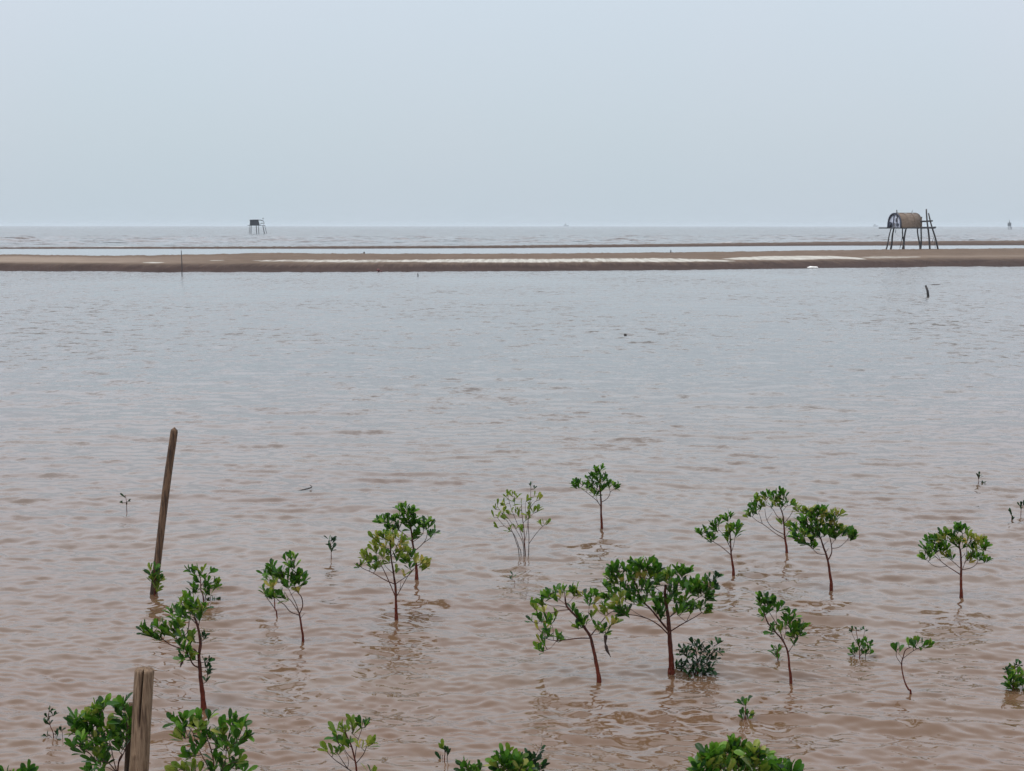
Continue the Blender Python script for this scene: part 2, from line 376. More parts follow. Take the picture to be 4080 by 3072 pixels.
# pale strip, wet-sand sheen painted into the colour: two overlapping tapering tongues on the shoulder of the bar
# py = picture-independent across parameter; strip centre/width vary along the bar
xx = np.repeat(xp[None, :], len(T), 0)
cen = interp([(0, .30), (1150, .34), (1360, .33), (2300, .33), (2900, .34), (6300, .36)], xp)[None, :]
def tongue(x0, x1, c0, c1, w, fin=120, fout=250):
    s = np.clip((xx-x0)/fin, 0, 1)*np.clip((x1-xx)/fout, 0, 1)
    f = np.clip((xx-x0)/(x1-x0), 0, 1)
    c = c0+(c1-c0)*f**7
    return np.clip(1-np.abs(tt-c)/(w*(.25+.75*s)+.001), 0, 1)**.5*np.clip(s*4, 0, 1)
band = np.maximum.reduce([
    .70*tongue(960, 1700, .36, .36, .15, 300, 200),
    1.0*tongue(1450, 2960, .36, .17, .17, 400, 300),
    1.05*tongue(2860, 3480, .37, .15, .18, 200, 260),
    .58*tongue(3420, 3700, .32, .32, .16, 60, 200),
    .75*tongue(560, 660, .31, .31, .06, 40, 40), .75*tongue(830, 900, .42, .42, .05, 30, 30)])
tanw = np.clip((950-xx)/700, 0, 1)*np.clip((tt-.2)/.12, 0, 1)*np.clip((.85-tt)/.15, 0, 1)
tanw = np.maximum(tanw, .55*np.clip((xx-3450)/200, 0, 1)*np.clip(1-np.abs(tt-.34)/.12, 0, 1))
grid_obj('sand_bar', Xb, D, Zb, M['sand'], np.stack([tt, band, tanw], -1))

f2 = interp([(-2200, 991), (0, 990), (1360, 989), (2040, 986), (2720, 981.5), (3300, 978.5), (4080, 977), (6300, 973)], xp)
z2 = interp([(-2200, .08), (0, .09), (1360, .16), (2720, .22), (4080, .28), (6300, .3)], xp)
b2 = interp([(-2200, 986), (0, 985.5), (1360, 981.5), (2040, 978), (2720, 971), (3300, 963.5), (4080, 958.5), (6300, 950)], xp)
D2f = pix_to_D(xp, f2, 0); D2b = np.array([on_z(a, b_, z).y for a, b_, z in zip(xp, b2, z2)])
D2b = np.maximum(D2b, D2f+3)
T2 = np.concatenate([np.linspace(-.1, .3, 16), np.linspace(.35, 1, 16), np.linspace(1.03, 1.3, 6)])
Dd = D2f[None, :]+(D2b-D2f)[None, :]*T2[:, None]
X2 = np.array([at_depth(a, 980, 1).x for a in xp])[None, :]*Dd
t2 = T2[:, None]+0*Dd
bump2 = (.10*(vnoise(nx*5, nx*0, 21)-.4)+.10*np.clip(vnoise(nx*11, nx*0, 22)-.7, 0, 1)*3)[None, :]
Z2 = np.clip(t2/.5, 0, 1)*(z2[None, :]*.8)+np.clip((t2-.5)/.5, 0, 1)*(z2[None, :]*.2+bump2*.6)
Z2 = np.where(t2 < 0, t2*2, Z2); Z2 = np.where(t2 > 1, Z2-(t2-1)*4, Z2)
a2 = np.stack([np.clip(t2*.1+.10, 0, .3), 0*t2, 0*t2], -1)
grid_obj('outer_sand_bar', X2, Dd, Z2, M['sand'], a2)
mid2 = .5*(D2f+D2b); xm = np.array([at_depth(a, 980, 1).x for a in xp])*mid2

# channel between the bars
xs = np.linspace(-260, 330, 200)
ym = np.interp(xs, xm, mid2)
tq = np.linspace(0, 1, 30)[:, None]
grid_obj('channel_water', np.repeat(xs[None, :], 30, 0), 114+(ym[None, :]-114)*tq, np.full((30, 200), -.012), M['channel'])

# open sea: breakers near the bar, then swell to the horizon
offs = np.concatenate([np.arange(0, 260, .9), 260*np.exp(np.linspace(0.004, math.log(16000/260), 150))])
us = np.linspace(-1, 1, 900)
hws = np.where(offs < 260, 150+offs*.5, 280+(offs-260)*.8)
Xs = us[None, :]*hws[:, None]
Ys = offs[:, None]+np.interp(Xs, xm, mid2)*np.clip(1, 0, 1)
fade = np.clip((300-offs)/160, 0, 1)[:, None]
Zs = np.zeros_like(Xs); crestmask = np.zeros_like(Xs)
for k, (lam, amp, sx_, sd_) in enumerate([(15, .12, .22, 11), (9.5, .10, .34, 12), (5.5, .06, .5, 13), (24, .07, .12, 14)]):
    ph = (Ys+6*vnoise(Xs*.03, Ys*.03, 60+k)+1.5*vnoise(Xs*.15, Ys*.1, 70+k))/lam*2*math.pi
    envl = np.clip(vnoise(Xs*sx_, Ys/lam*.9, 80+k)*1.7-.55, 0, 1.2)
    c_ = (np.sin(ph)*.5+.5)**3
    Zs += amp*c_*envl*3.0*fade*np.clip((offs-6)/45, .12, 1)[:, None]; crestmask += c_*envl*(1 if k < 2 else .3)
near = np.clip(1-offs/70, 0, 1)[:, None]
foam = .26*np.clip(crestmask-.5, 0, 1)*fade+.62*near**2*np.clip(vnoise(Xs*.02, Ys*.1, 91)*1.5-.1, 0, 1)
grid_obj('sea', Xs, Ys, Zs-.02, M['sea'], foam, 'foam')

# bed under all the water, out to the horizon
mb = MB(); mb.add([(-16000, -60, -.75), (16000, -60, -.75), (16000, 17000, -.75), (-16000, 17000, -.75)], [(0, 1, 2, 3)])
tag(mb.build('sea_bed', M['sand']), kind='structure')

# ------------------------------------------------------------------ plants
CR = {'A': (0, 2200, .52335), 'B': (980, 1980, .38407), 'C': (1880, 1800, .36017), 'D': (2050, 2180, .38427),
      'E': (2700, 1900, .34358), 'F': (2800, 2300, .46328), 'G': (3540, 1800, .36024), 'H': (1200, 2780, .54250),
      'I': (3500, 2400, .40334), 'J': (0, 1600, .48023), 'S': (0, 0, 1), 'U': (3400, 780, .30741), 'V': (900, 840, .11302)}
def cp(c, x, y): a = CR[c]; return a[0]+x*a[2], a[1]+y*a[2]

def leaf(mb, base, d, side, L_, w, mi, cup=.18, droop=.12):
    """obovate leathery leaf, folded a little along its midrib"""
    nrm = d.cross(side).normalized(); vs_ = []
    st = [(0, .06), (.22, .34), (.5, .82), (.74, 1.0), (.92, .66), (1.0, .12)]
    for s, ww in st:
        c = base+d*(L_*s)-nrm*(droop*L_*s*s)
        hw_ = w*.5*ww
        vs_ += [c-side*hw_+nrm*(cup*hw_*1.6), c, c+side*hw_+nrm*(cup*hw_*1.6)]
    fs_ = []
    for i in range(len(st)-1):
        fs_ += [(i*3, i*3+1, i*3+4, i*3+3), (i*3+1, i*3+2, i*3+5, i*3+4)]
    mb.add(vs_, fs_, mi)
def rosette(mb, p, axis, L_, n, mi, rng, spread=(8, 60)):
    axis = axis.normalized(); a = axis.orthogonal().normalized(); b = axis.cross(a)
    ph = rng.random()*6.28
    for k in range(n):
        t = ph+k*2.4+rng.uniform(-.3, .3); el_ = R(rng.uniform(*spread))
        h = a*math.cos(t)+b*math.sin(t)
        d = (axis*math.cos(el_)+h*math.sin(el_)).normalized()
        side = d.cross(h if abs(d.dot(h)) < .98 else a).normalized()
        side = (side*math.cos(0.5*rng.uniform(-1, 1))+d.cross(side)*math.sin(.5*rng.uniform(-1, 1))).normalized()
        l = L_*rng.uniform(.72, 1.18)
        leaf(mb, p+axis*(rng.uniform(-.25, .1)*L_), d, side, l, l*rng.uniform(.33, .46), mi, rng.uniform(.05, .35), rng.uniform(-.12, .22))

def plant(name, label, cat, group, c, stems, clusters, L_=.056, n=6, depth=.8, seed=1, bark='bark', D=None, up=.75, twigr=.0022, extra=None, mis=None, fullmix=.12, tilt=(8, 60)):
    """stems: list of (width0, width1, [(x,y),...]) in px of crop c; the first one starts at the water line.
    A stem's depth follows the stem it starts from and swings forward or back as it leaves the trunk."""
    rng = random.Random(seed)
    bx, by = cp(c, *stems[0][2][0])
    base = on_z(bx, by, 0.0)
    if D is None: D = base.y
    else: base = Vector((at_depth(bx, by, D).x, D, 0.0))
    px = D/F
    T = thing(name, base, label, cat, group)
    nodes = []                        # (sx, sy, depth)
    def near(x, y, pen=0.0):
        best = None
        for q in nodes:
            dx, dy = q[0]-x, q[1]-y
            dd = dx*dx+dy*dy*(1 if dy > 0 else 6) + pen*0
            if best is None or dd < best[0]: best = (dd, q)
        return best[1]
    xc = sum(cp(c, q[0], q[1])[0] for q in clusters)/max(1, len(clusters)) if clusters else bx
    for si, (w0, w1, pts) in enumerate(stems):
        s = [cp(c, *p) for p in pts]
        if si == 0 or abs(s[0][1]-by) < 14*CR[c][2]+4: d0 = D+(0 if si == 0 else rng.uniform(-.06, .06)*depth); root = True
        else:
            q = near(*s[0]); d0 = q[2]; root = False
            if (q[0]-s[0][0])**2+(q[1]-s[0][1])**2 < (40*CR[c][2])**2: s[0] = (q[0], q[1])
        slope = rng.uniform(.25, 1.0)*rng.choice((-1, 1))*depth
        if root and si == 0: slope = rng.uniform(-.15, .15)
        ln = 0; P = []
        for i, (x, y) in enumerate(s):
            if i: ln += abs(x-s[i-1][0])*1.0+abs(y-s[i-1][1])*.25
            P.append(at_depth(x, y, d0+slope*ln*px))
        if root:
            P.insert(0, P[0]+Vector((0, 0, -.35))+(P[0]-P[1])*.2)
        sm = smooth_line(P, 5); nn = len(sm)
        rad = [max(.0012, .5*px*(w0+(w1-w0)*(i/(nn-1)))*CR[c][2]) for i in range(nn)]
        if si == 0:
            for i in range(nn):                                # flared foot
                hgt = max(0, sm[i].z); rad[i] *= 1+.35*math.exp(-hgt/.05)
        b = MB(); b.tube(sm, rad, 8, jit=.28 if w0 > 12 else .12)
        b.build('trunk' if si == 0 else 'branch', M[bark] if (si == 0 or w0 >= 12) else M['twig'], T)
        for i in range(max(1, nn//4 if si == 0 else 1), nn):
            r0 = P
            r_ = ray_px(sm[i]); nodes.append((r_[0], r_[1], sm[i].y))
    L_ = L_*1.12; tw = MB(); fo = MB()
    order = sorted(clusters, key=lambda q: min((cp(c, q[0], q[1])[0]-k[0])**2+(cp(c, q[0], q[1])[1]-k[1])**2 for k in nodes))
    for q in order:
        kind = q[2] if len(q) > 2 else 0
        x, y = cp(c, q[0], q[1]); y += .35*L_/px      # listed centre is the middle of the leaf bunch; its foot sits lower
        k = near(x, y); dist = math.hypot(k[0]-x, k[1]-y)
        dd = k[2]+rng.uniform(-.8, .8)*min(dist*px, .16)*depth
        p = at_depth(x, y, dd); a = at_depth(*k)
        if dist*px > .012:
            mid = a.lerp(p, .55)+Vector((0, 0, -.12*(p-a).length*rng.uniform(.2, 1)))
            if p.z < a.z: mid.z = max(a.z, p.z)
            ln = smooth_line([a, mid, p], 4)
            tw.tube(ln, [twigr*(1.35-.5*i/(len(ln)-1)) for i in range(len(ln))], 5, cap=True)
            for v_ in ln[3:]:
                r_ = ray_px(v_); nodes.append((r_[0], r_[1], v_.y))
        if kind == 9: continue
        out = Vector((p.x-base.x, p.y-base.y, 0)); out = out.normalized() if out.length > .02 else Vector((0, 0, 0))
        ax = Vector((0, 0, 1))*up+out*.20+(p-a).normalized()*.35+Vector((rng.uniform(-.3, .3), rng.uniform(-.3, .3), 0))
        mi = {0: 0, 1: 2, 2: 3, 3: 1}.get(kind, 0)
        if kind == 0 and rng.random() < fullmix: mi = 1
        if mis is not None and kind == 0: mi = mis
        l = L_*(.62 if kind == 2 else 1)
        rosette(fo, p, ax, l, rng.randint(max(2, n-1), n+1), mi, rng, tilt)
    fo.add(tw.v, tw.f, 4)
    if fo.v: fo.build('crown', [M['leaf'], M['leaf_yg'], M['leaf_y'], M['leaf_d'], M['twig']], T)
    return T
def ray_px(p):
    d = p-CAMP; z = d.dot(fw)
    return W/2+F*d.dot(rt)/z, H/2-F*d.dot(up)/z

GT = 'young mangrove trees standing in the shallow water'
GS = 'small mangrove seedlings poking out of the water'
GB = 'low mangrove bushes in the water'
y_ = 1
# ---- left side
plant('mangrove_seedling', 'spindly grey-green seedling left of the big leafy bush at the lower left', 'seedling', GS, 'A',
      [(7, 4, [(410, 1425), (385, 1330), (368, 1250), (378, 1205)]), (6, 3, [(478, 1432), (468, 1345)]), (4, 3, [(400, 1400), (360, 1380)])],
      [(378, 1195), (405, 1225), (360, 1240), (375, 1290), (350, 1285), (425, 1370), (430, 1395), (465, 1340), (355, 1385)], L_=.034, n=4, mis=3, seed=3)
plant('mangrove_bush', 'big leafy mangrove bush directly left of the thick split stump', 'bush', GB, 'A',
      [(16, 10, [(900, 1850), (895, 1700), (905, 1590), (930, 1540)]), (9, 5, [(900, 1700), (860, 1560), (840, 1470), (790, 1440)]),
       (9, 5, [(895, 1680), (820, 1600), (740, 1590), (690, 1540), (650, 1500)]), (8, 5, [(905, 1600), (960, 1480), (965, 1330), (950, 1200)]),
       (7, 4, [(845, 1480), (800, 1330), (760, 1230)]), (7, 4, [(740, 1590), (700, 1440), (640, 1320)]), (6, 4, [(690, 1535), (600, 1480), (560, 1450)]), (6, 4, [(880, 1680), (820, 1640), (780, 1640)])],
      [(735, 1150), (795, 1150), (770, 1180), (585, 1240), (575, 1280), (620, 1300), (650, 1250), (690, 1260), (760, 1215), (740, 1290), (640, 1340), (600, 1350), (680, 1330), (790, 1290), (800, 1340),
       (930, 1115), (895, 1165), (925, 1210), (940, 1160), (985, 1230), (935, 1270), (985, 1280), (965, 1320), (850, 1310), (850, 1380), (870, 1340), (930, 1370), (900, 1420), (935, 1450), (910, 1480), (700, 1350), (660, 1390), (740, 1410), (790, 1440),
       (720, 1440), (670, 1460), (620, 1410), (565, 1455), (640, 1490), (720, 1560), (770, 1590), (790, 1520), (740, 1520), (700, 1640), (770, 1660), (800, 1590), (810, 1400), (960, 1400), (990, 1350), (720, 1380, 3), (700, 1230, 3), (740, 1190, 3)], L_=.068, n=6, seed=5, depth=1.0)
plant('mangrove_bush', 'leafy mangrove bush at the bottom just right of the thick split stump', 'bush', GB, 'A',
      [(14, 9, [(1640, 1880), (1640, 1740), (1620, 1560), (1590, 1450)]), (8, 5, [(1630, 1740), (1560, 1590), (1500, 1480), (1430, 1400), (1410, 1330)]),
       (9, 5, [(1645, 1760), (1710, 1600), (1725, 1490), (1740, 1400)]), (7, 4, [(1722, 1500), (1800, 1440), (1830, 1380)]), (6, 4, [(1590, 1450), (1560, 1360), (1580, 1280)]),
       (6, 4, [(1740, 1400), (1760, 1320)]), (6, 4, [(1500, 1480), (1460, 1360), (1370, 1290)]), (6, 4, [(1600, 1740), (1470, 1690), (1400, 1660)]), (6, 4, [(1700, 1640), (1780, 1600)])],
      [(1410, 1240), (1340, 1265), (1385, 1270), (1450, 1280), (1420, 1290), (1520, 1250), (1590, 1240), (1540, 1280), (1560, 1320), (1390, 1330), (1410, 1380), (1380, 1380), (1480, 1430), (1530, 1450), (1440, 1520), (1480, 1510), (1420, 1530), (1570, 1370), (1540, 1400), (1600, 1380),
       (1680, 1300), (1700, 1350), (1690, 1390), (1750, 1270), (1785, 1270), (1820, 1280), (1780, 1320), (1840, 1300), (1660, 1410), (1720, 1400), (1800, 1390), (1850, 1390), (1880, 1370), (1650, 1450), (1700, 1460), (1760, 1440), (1820, 1420), (1790, 1500), (1810, 1560), (1740, 1530), (1640, 1560), (1690, 1590), (1760, 1600), (1800, 1610),
       (1350, 1630, 3), (1400, 1615, 3), (1450, 1640, 3), (1490, 1620, 3), (1520, 1650, 3), (1340, 1660, 3), (1860, 1640), (1730, 1640), (1620, 1630), (1680, 1660), (1510, 1320, 3), (1550, 1300, 3)], L_=.064, n=5, seed=7, depth=1.0)
plant('mangrove_bush', 'leaf tips of a bush cut off by the bottom left corner', 'bush', GB, 'A',
      [(12, 8, [(130, 1960), (135, 1850), (140, 1740)]), (6, 4, [(140, 1750), (190, 1690), (205, 1660)]), (6, 4, [(138, 1760), (70, 1710), (40, 1685)])],
      [(40, 1668), (20, 1680), (210, 1640), (190, 1660), (215, 1670), (70, 1690), (150, 1690), (110, 1700)], L_=.062, n=5, seed=8)
plant('mangrove_tree', 'lopsided mangrove with dark foliage left of its curved red stem, above the thick split stump', 'tree', GT, 'A',
      [(40, 14, [(1549, 1195), (1543, 1090), (1530, 980), (1522, 880), (1515, 790), (1526, 690), (1512, 590), (1490, 520), (1478, 495)]),
       (14, 6, [(1520, 885), (1475, 860), (1440, 800), (1410, 740)]), (12, 6, [(1522, 800), (1480, 740), (1390, 735), (1300, 705), (1230, 655), (1170, 610)]),
       (9, 5, [(1440, 520), (1430, 600), (1400, 640)]), (8, 5, [(1500, 550), (1440, 490), (1360, 430)]), (8, 4, [(1505, 570), (1530, 470), (1540, 410)]), (7, 4, [(1380, 735), (1340, 640), (1320, 540), (1310, 450)])],
      [(1410, 640), (1370, 670), (1450, 670), (1400, 710), (1430, 740), (1470, 730), (1400, 780), (1450, 780), (1490, 790), (1480, 650), (1380, 620), (1440, 620), (1090, 575), (1130, 560), (1165, 580), (1200, 545), (1230, 590), (1180, 625), (1150, 610), (1270, 550), (1290, 600), (1330, 620), (1220, 635), (1340, 550), (1250, 600), (1300, 560),
       (1300, 430), (1340, 420), (1320, 480), (1360, 500), (1380, 360), (1410, 340), (1440, 380), (1400, 420), (1460, 430), (1440, 480), (1500, 400), (1530, 440), (1550, 400), (1520, 480), (1480, 360), (1370, 540), (1380, 460), (1480, 450), (1410, 460), (1420, 390, 3), (1530, 400, 3), (1350, 590),
       (1560, 805, 2), (1590, 805, 2), (1572, 850, 2), (1590, 870, 2), (1580, 905, 2), (1572, 955, 2), (1550, 640, 2), (1545, 610, 2)], L_=.060, n=6, seed=11)
plant('mangrove_tree', 'small dark mangrove behind the lopsided one, right of the tall leaning post', 'tree', GT, 'A',
      [(10, 6, [(1550, 368), (1530, 290), (1528, 220), (1520, 180)]), (8, 4, [(1560, 372), (1590, 290), (1610, 230)]), (5, 3, [(1532, 290), (1480, 270), (1460, 310)]), (5, 3, [(1528, 250), (1570, 190), (1600, 150)]), (6, 3, [(1600, 370), (1620, 330)])],
      [(1445, 125), (1480, 120), (1510, 115), (1540, 125), (1490, 160), (1525, 165), (1560, 180), (1600, 135), (1500, 200), (1520, 205), (1580, 210), (1620, 210), (1650, 220), (1630, 260), (1590, 260), (1600, 300), (1650, 245), (1560, 230), (1470, 240), (1490, 290), (1450, 320), (1470, 285), (1560, 260), (1570, 300), (1590, 350, 2), (1640, 355, 2), (1620, 345, 2), (1660, 350, 2), (1570, 355, 2)], L_=.062, n=5, seed=13)
plant('mangrove_seedling', 'bright green sprout growing against the foot of the tall leaning post', 'seedling', GS, 'A',
      [(8, 5, [(1178, 332), (1185, 260), (1180, 190), (1175, 130)]), (5, 3, [(1183, 230), (1210, 190)])],
      [(1145, 115), (1178, 115), (1150, 150), (1190, 145), (1170, 175), (1200, 190), (1215, 200), (1160, 200), (1188, 240, 3), (1195, 275, 3)], L_=.062, n=5, seed=15)
plant('mangrove_seedling', 'lone thin seedling standing in open water to the left of the tall leaning post', 'seedling', GS, 'J',
      [(5, 3, [(1052, 912), (1050, 850), (1045, 800), (1036, 775)])], [(1020, 772), (1040, 785), (1015, 825), (1060, 815), (1050, 855)], L_=.045, n=2, mis=3, seed=16)
# ---- centre left
plant('mangrove_tree', 'slim mangrove with fanning branches and one orange leaf, right of the lopsided dark tree', 'tree', GT, 'B',
      [(26, 16, [(592, 1505), (582, 1390), (565, 1280), (552, 1205)]), (11, 6, [(552, 1222), (460, 1190), (400, 1120), (340, 1075), (300, 1030)]), (10, 5, [(550, 1195), (470, 1080), (440, 1050), (400, 980)]),
       (10, 5, [(553, 1190), (520, 1110), (475, 1020), (430, 930)]), (12, 7, [(558, 1210), (588, 1130), (575, 1040), (530, 980), (500, 900), (480, 760)]), (7, 4, [(570, 1040), (520, 980), (460, 1020)]), (6, 3, [(590, 1260), (615, 1200)])],
      [(420, 640), (470, 615), (510, 620), (490, 690), (470, 700), (510, 700), (520, 770), (560, 790), (600, 830), (590, 870), (240, 730), (275, 710), (300, 770), (330, 750), (370, 740), (260, 770), (380, 800), (340, 860), (400, 830), (440, 850), (480, 850), (520, 840), (550, 890), (420, 900), (330, 980), (270, 1000), (310, 1010), (370, 990), (260, 1020), (400, 1010), (450, 770), (470, 800), (540, 850), (500, 880), (450, 900), (360, 830), (320, 820),
       (290, 870, 3), (545, 945, y_), (430, 1035, 3), (270, 910, y_)], L_=.062, n=5, seed=21)
plant('mangrove_tree', 'thin forked sapling behind the left side of the slim tree with the orange leaf', 'tree', GT, 'B',
      [(13, 8, [(320, 1232), (302, 1165), (296, 1060), (288, 930), (280, 830)]), (9, 5, [(300, 1160), (250, 1090), (205, 1030), (180, 950)]), (5, 3, [(285, 900), (230, 830), (180, 780)])],
      [(180, 930), (205, 975), (230, 960), (225, 1000), (190, 775), (215, 810), (230, 830), (260, 770), (290, 830), (285, 880, 3), (270, 800)], L_=.062, n=3, seed=22)
plant('mangrove_seedling', 'tiny upright seedling alone between the slim tree and the round yellow-green tree', 'seedling', GS, 'B',
      [(8, 5, [(885, 645), (884, 575), (882, 500), (880, 450)])], [(862, 420), (885, 425), (860, 470), (890, 460), (875, 520), (895, 520), (885, 545)], L_=.060, n=2, seed=23, mis=3)
plant('mangrove_tree', 'taller dark green mangrove partly hidden behind the round yellow-green tree', 'tree', GT, 'B',
      [(36, 12, [(1772, 865), (1768, 740), (1750, 590), (1728, 470), (1712, 330), (1690, 240)]), (10, 6, [(1725, 475), (1660, 400), (1590, 340), (1565, 260)]), (10, 5, [(1760, 555), (1830, 490), (1870, 430), (1880, 370)]),
       (8, 5, [(1750, 465), (1820, 400), (1850, 330)]), (8, 5, [(1850, 480), (1910, 430), (1930, 400)]), (6, 4, [(1600, 345), (1520, 320), (1470, 260)])],
      [(1600, 115), (1630, 130), (1665, 100), (1660, 150), (1690, 150), (1720, 140), (1650, 190), (1690, 200), (1740, 190), (1680, 240), (1740, 250), (1650, 260), (1750, 210), (1720, 270), (1405, 240), (1440, 230), (1470, 195), (1520, 210), (1490, 250), (1560, 230), (1600, 190), (1540, 290), (1500, 310), (1560, 330), (1470, 355), (1530, 360), (1580, 300), (1820, 270), (1850, 250), (1890, 240), (1840, 300), (1870, 300), (1900, 280), (1900, 360), (1950, 345), (1920, 380), (1785, 330), (1740, 375), (1770, 370), (1730, 410), (1700, 300)], L_=.066, n=6, seed=24, fullmix=.04)
plant('mangrove_tree', 'rounded mangrove with yellow-green leaves, in front of the taller dark green tree', 'tree', GT, 'B',
      [(34, 12, [(1560, 1262), (1556, 1110), (1553, 960), (1545, 890), (1528, 770), (1505, 620), (1497, 440)]), (12, 6, [(1541, 1035), (1485, 880), (1410, 720), (1355, 630)]), (12, 5, [(1542, 905), (1440, 860), (1320, 790), (1210, 740), (1170, 700)]),
       (10, 5, [(1562, 900), (1620, 855), (1690, 810), (1740, 750)]), (9, 5, [(1575, 1030), (1630, 910), (1700, 790), (1790, 700)]), (7, 4, [(1520, 780), (1450, 720), (1420, 640)]), (6, 4, [(1580, 950), (1610, 860)]), (7, 4, [(1508, 620), (1560, 520), (1590, 440)])],
      [(1165, 695, 2), (1195, 680, 3), (1230, 580, 3), (1270, 580, 3), (1240, 620, 3), (1320, 520, 3), (1350, 550, 3), (1390, 540), (1330, 470, y_), (1370, 430, y_), (1330, 400, 3), (1360, 400, y_), (1410, 385, 3), (1320, 610), (1360, 640), (1300, 700), (1340, 730), (1380, 690), (1430, 600), (1410, 580, 3), (1470, 560), (1450, 490, y_), (1500, 430, y_), (1550, 390, 3), (1590, 400, y_), (1540, 450, y_), (1480, 370, 3), (1440, 400, 3), (1590, 460, y_), (1620, 430, 3), (1650, 490, 3), (1640, 530, 3), (1550, 550), (1580, 590), (1500, 560), (1480, 640), (1560, 640, 4), (1640, 610, 3), (1660, 650), (1720, 600), (1700, 640, 3), (1750, 610, 3), (1760, 650, y_), (1820, 650, y_), (1860, 660, y_), (1850, 710, y_), (1800, 690, 3), (1830, 720, 3), (1560, 740, 3), (1645, 780, y_), (1670, 560, 3), (1290, 640, 3), (1700, 700), (1510, 500, 3), (1480, 420, y_), (1400, 470, 3), (1350, 500, 3), (1600, 520, y_)], L_=.062, n=5, seed=25, fullmix=.45)
# ---- centre
plant('mangrove_tree', 'sparse yellow-green mangrove with many thin stems rising straight from the water', 'tree', GT, 'C',
      [(12, 6, [(590, 1150), (585, 1030), (575, 850), (555, 700), (550, 580)]), (9, 4, [(522, 1140), (490, 1000), (450, 890), (400, 780), (340, 700), (310, 640)]), (9, 4, [(545, 1148), (520, 1050), (480, 940), (430, 870), (360, 820), (290, 740)]),
       (8, 4, [(575, 1148), (560, 1000), (500, 880), (420, 760), (390, 720)]), (9, 4, [(588, 1140), (560, 950), (500, 790), (440, 640), (400, 500)]), (10, 5, [(628, 1162), (632, 950), (625, 800), (640, 640), (700, 550)]),
       (7, 4, [(640, 1000), (700, 920), (760, 850), (800, 810)]), (6, 3, [(600, 990), (615, 820), (590, 600), (615, 520)]), (5, 3, [(645, 620), (650, 480), (655, 380), (672, 330)]), (6, 3, [(490, 640), (470, 560), (480, 490)]), (5, 3, [(580, 790), (660, 700), (740, 640)])],
      [(652, 335, 2), (650, 360, 2), (690, 385, 2), (478, 450, 3), (500, 480, 3), (400, 445, 3), (385, 480, 3), (440, 460, 3), (465, 530, 3), (545, 550), (610, 510, 3), (690, 470, 3), (720, 510, 3), (755, 500, y_), (640, 575, 3), (620, 620, 3), (740, 615, 3), (720, 640, 3), (285, 560, 3), (340, 560, 3), (370, 560, 3), (320, 630, y_), (350, 640, 3), (430, 655, 3), (410, 665, 3), (480, 660, 3), (520, 620, 3), (520, 690, 3), (620, 670, 3), (640, 690, 3), (680, 645, 3), (260, 605, 3), (245, 700, 3), (285, 695, 3), (360, 720, 3), (395, 710, 3), (285, 812, 3), (425, 850, 3), (495, 815, 3), (560, 855, 3), (605, 730, 3), (765, 775, 3), (800, 780, 3), (830, 775, 3)], L_=.060, n=3, seed=31, fullmix=.9, depth=1.0)
plant('mangrove_tree', 'farthest mangrove, a small dark umbrella crown on a single bare stem', 'tree', GT, 'C',
      [(26, 14, [(1438, 845), (1430, 700), (1430, 560), (1418, 430), (1405, 330)]), (9, 5, [(1418, 600), (1385, 545), (1290, 465), (1185, 390)]), (7, 4, [(1412, 560), (1372, 500)]), (9, 5, [(1440, 560), (1495, 520), (1528, 460), (1522, 400)]), (6, 4, [(1535, 450), (1590, 400)]), (6, 4, [(1415, 440), (1350, 380), (1320, 320)])],
      [(1135, 355), (1165, 335), (1200, 325), (1230, 345), (1155, 385), (1185, 370), (1375, 185), (1430, 180), (1400, 200), (1400, 230), (1320, 240), (1350, 260), (1380, 280), (1430, 260), (1470, 270), (1300, 290), (1340, 330), (1400, 310), (1450, 300), (1500, 300), (1520, 340), (1290, 345), (1300, 380), (1340, 380), (1390, 370), (1440, 385), (1470, 370), (1370, 435), (1350, 465), (1390, 455), (1430, 405), (1515, 370), (1570, 365), (1610, 365), (1590, 390), (1330, 285), (1275, 395), (1370, 230, 3), (1420, 330, 3), (1340, 430, 3), (1310, 330, 3)], L_=.056, n=6, seed=32, fullmix=.08)
plant('mangrove_seedling', 'nearly drowned pale seedling tip in front of the many-stemmed yellow-green tree', 'seedling', GS, 'C',
      [(5, 3, [(478, 1468), (450, 1420), (448, 1370)])], [(455, 1350), (430, 1385)], L_=.045, n=2, seed=33, mis=3)
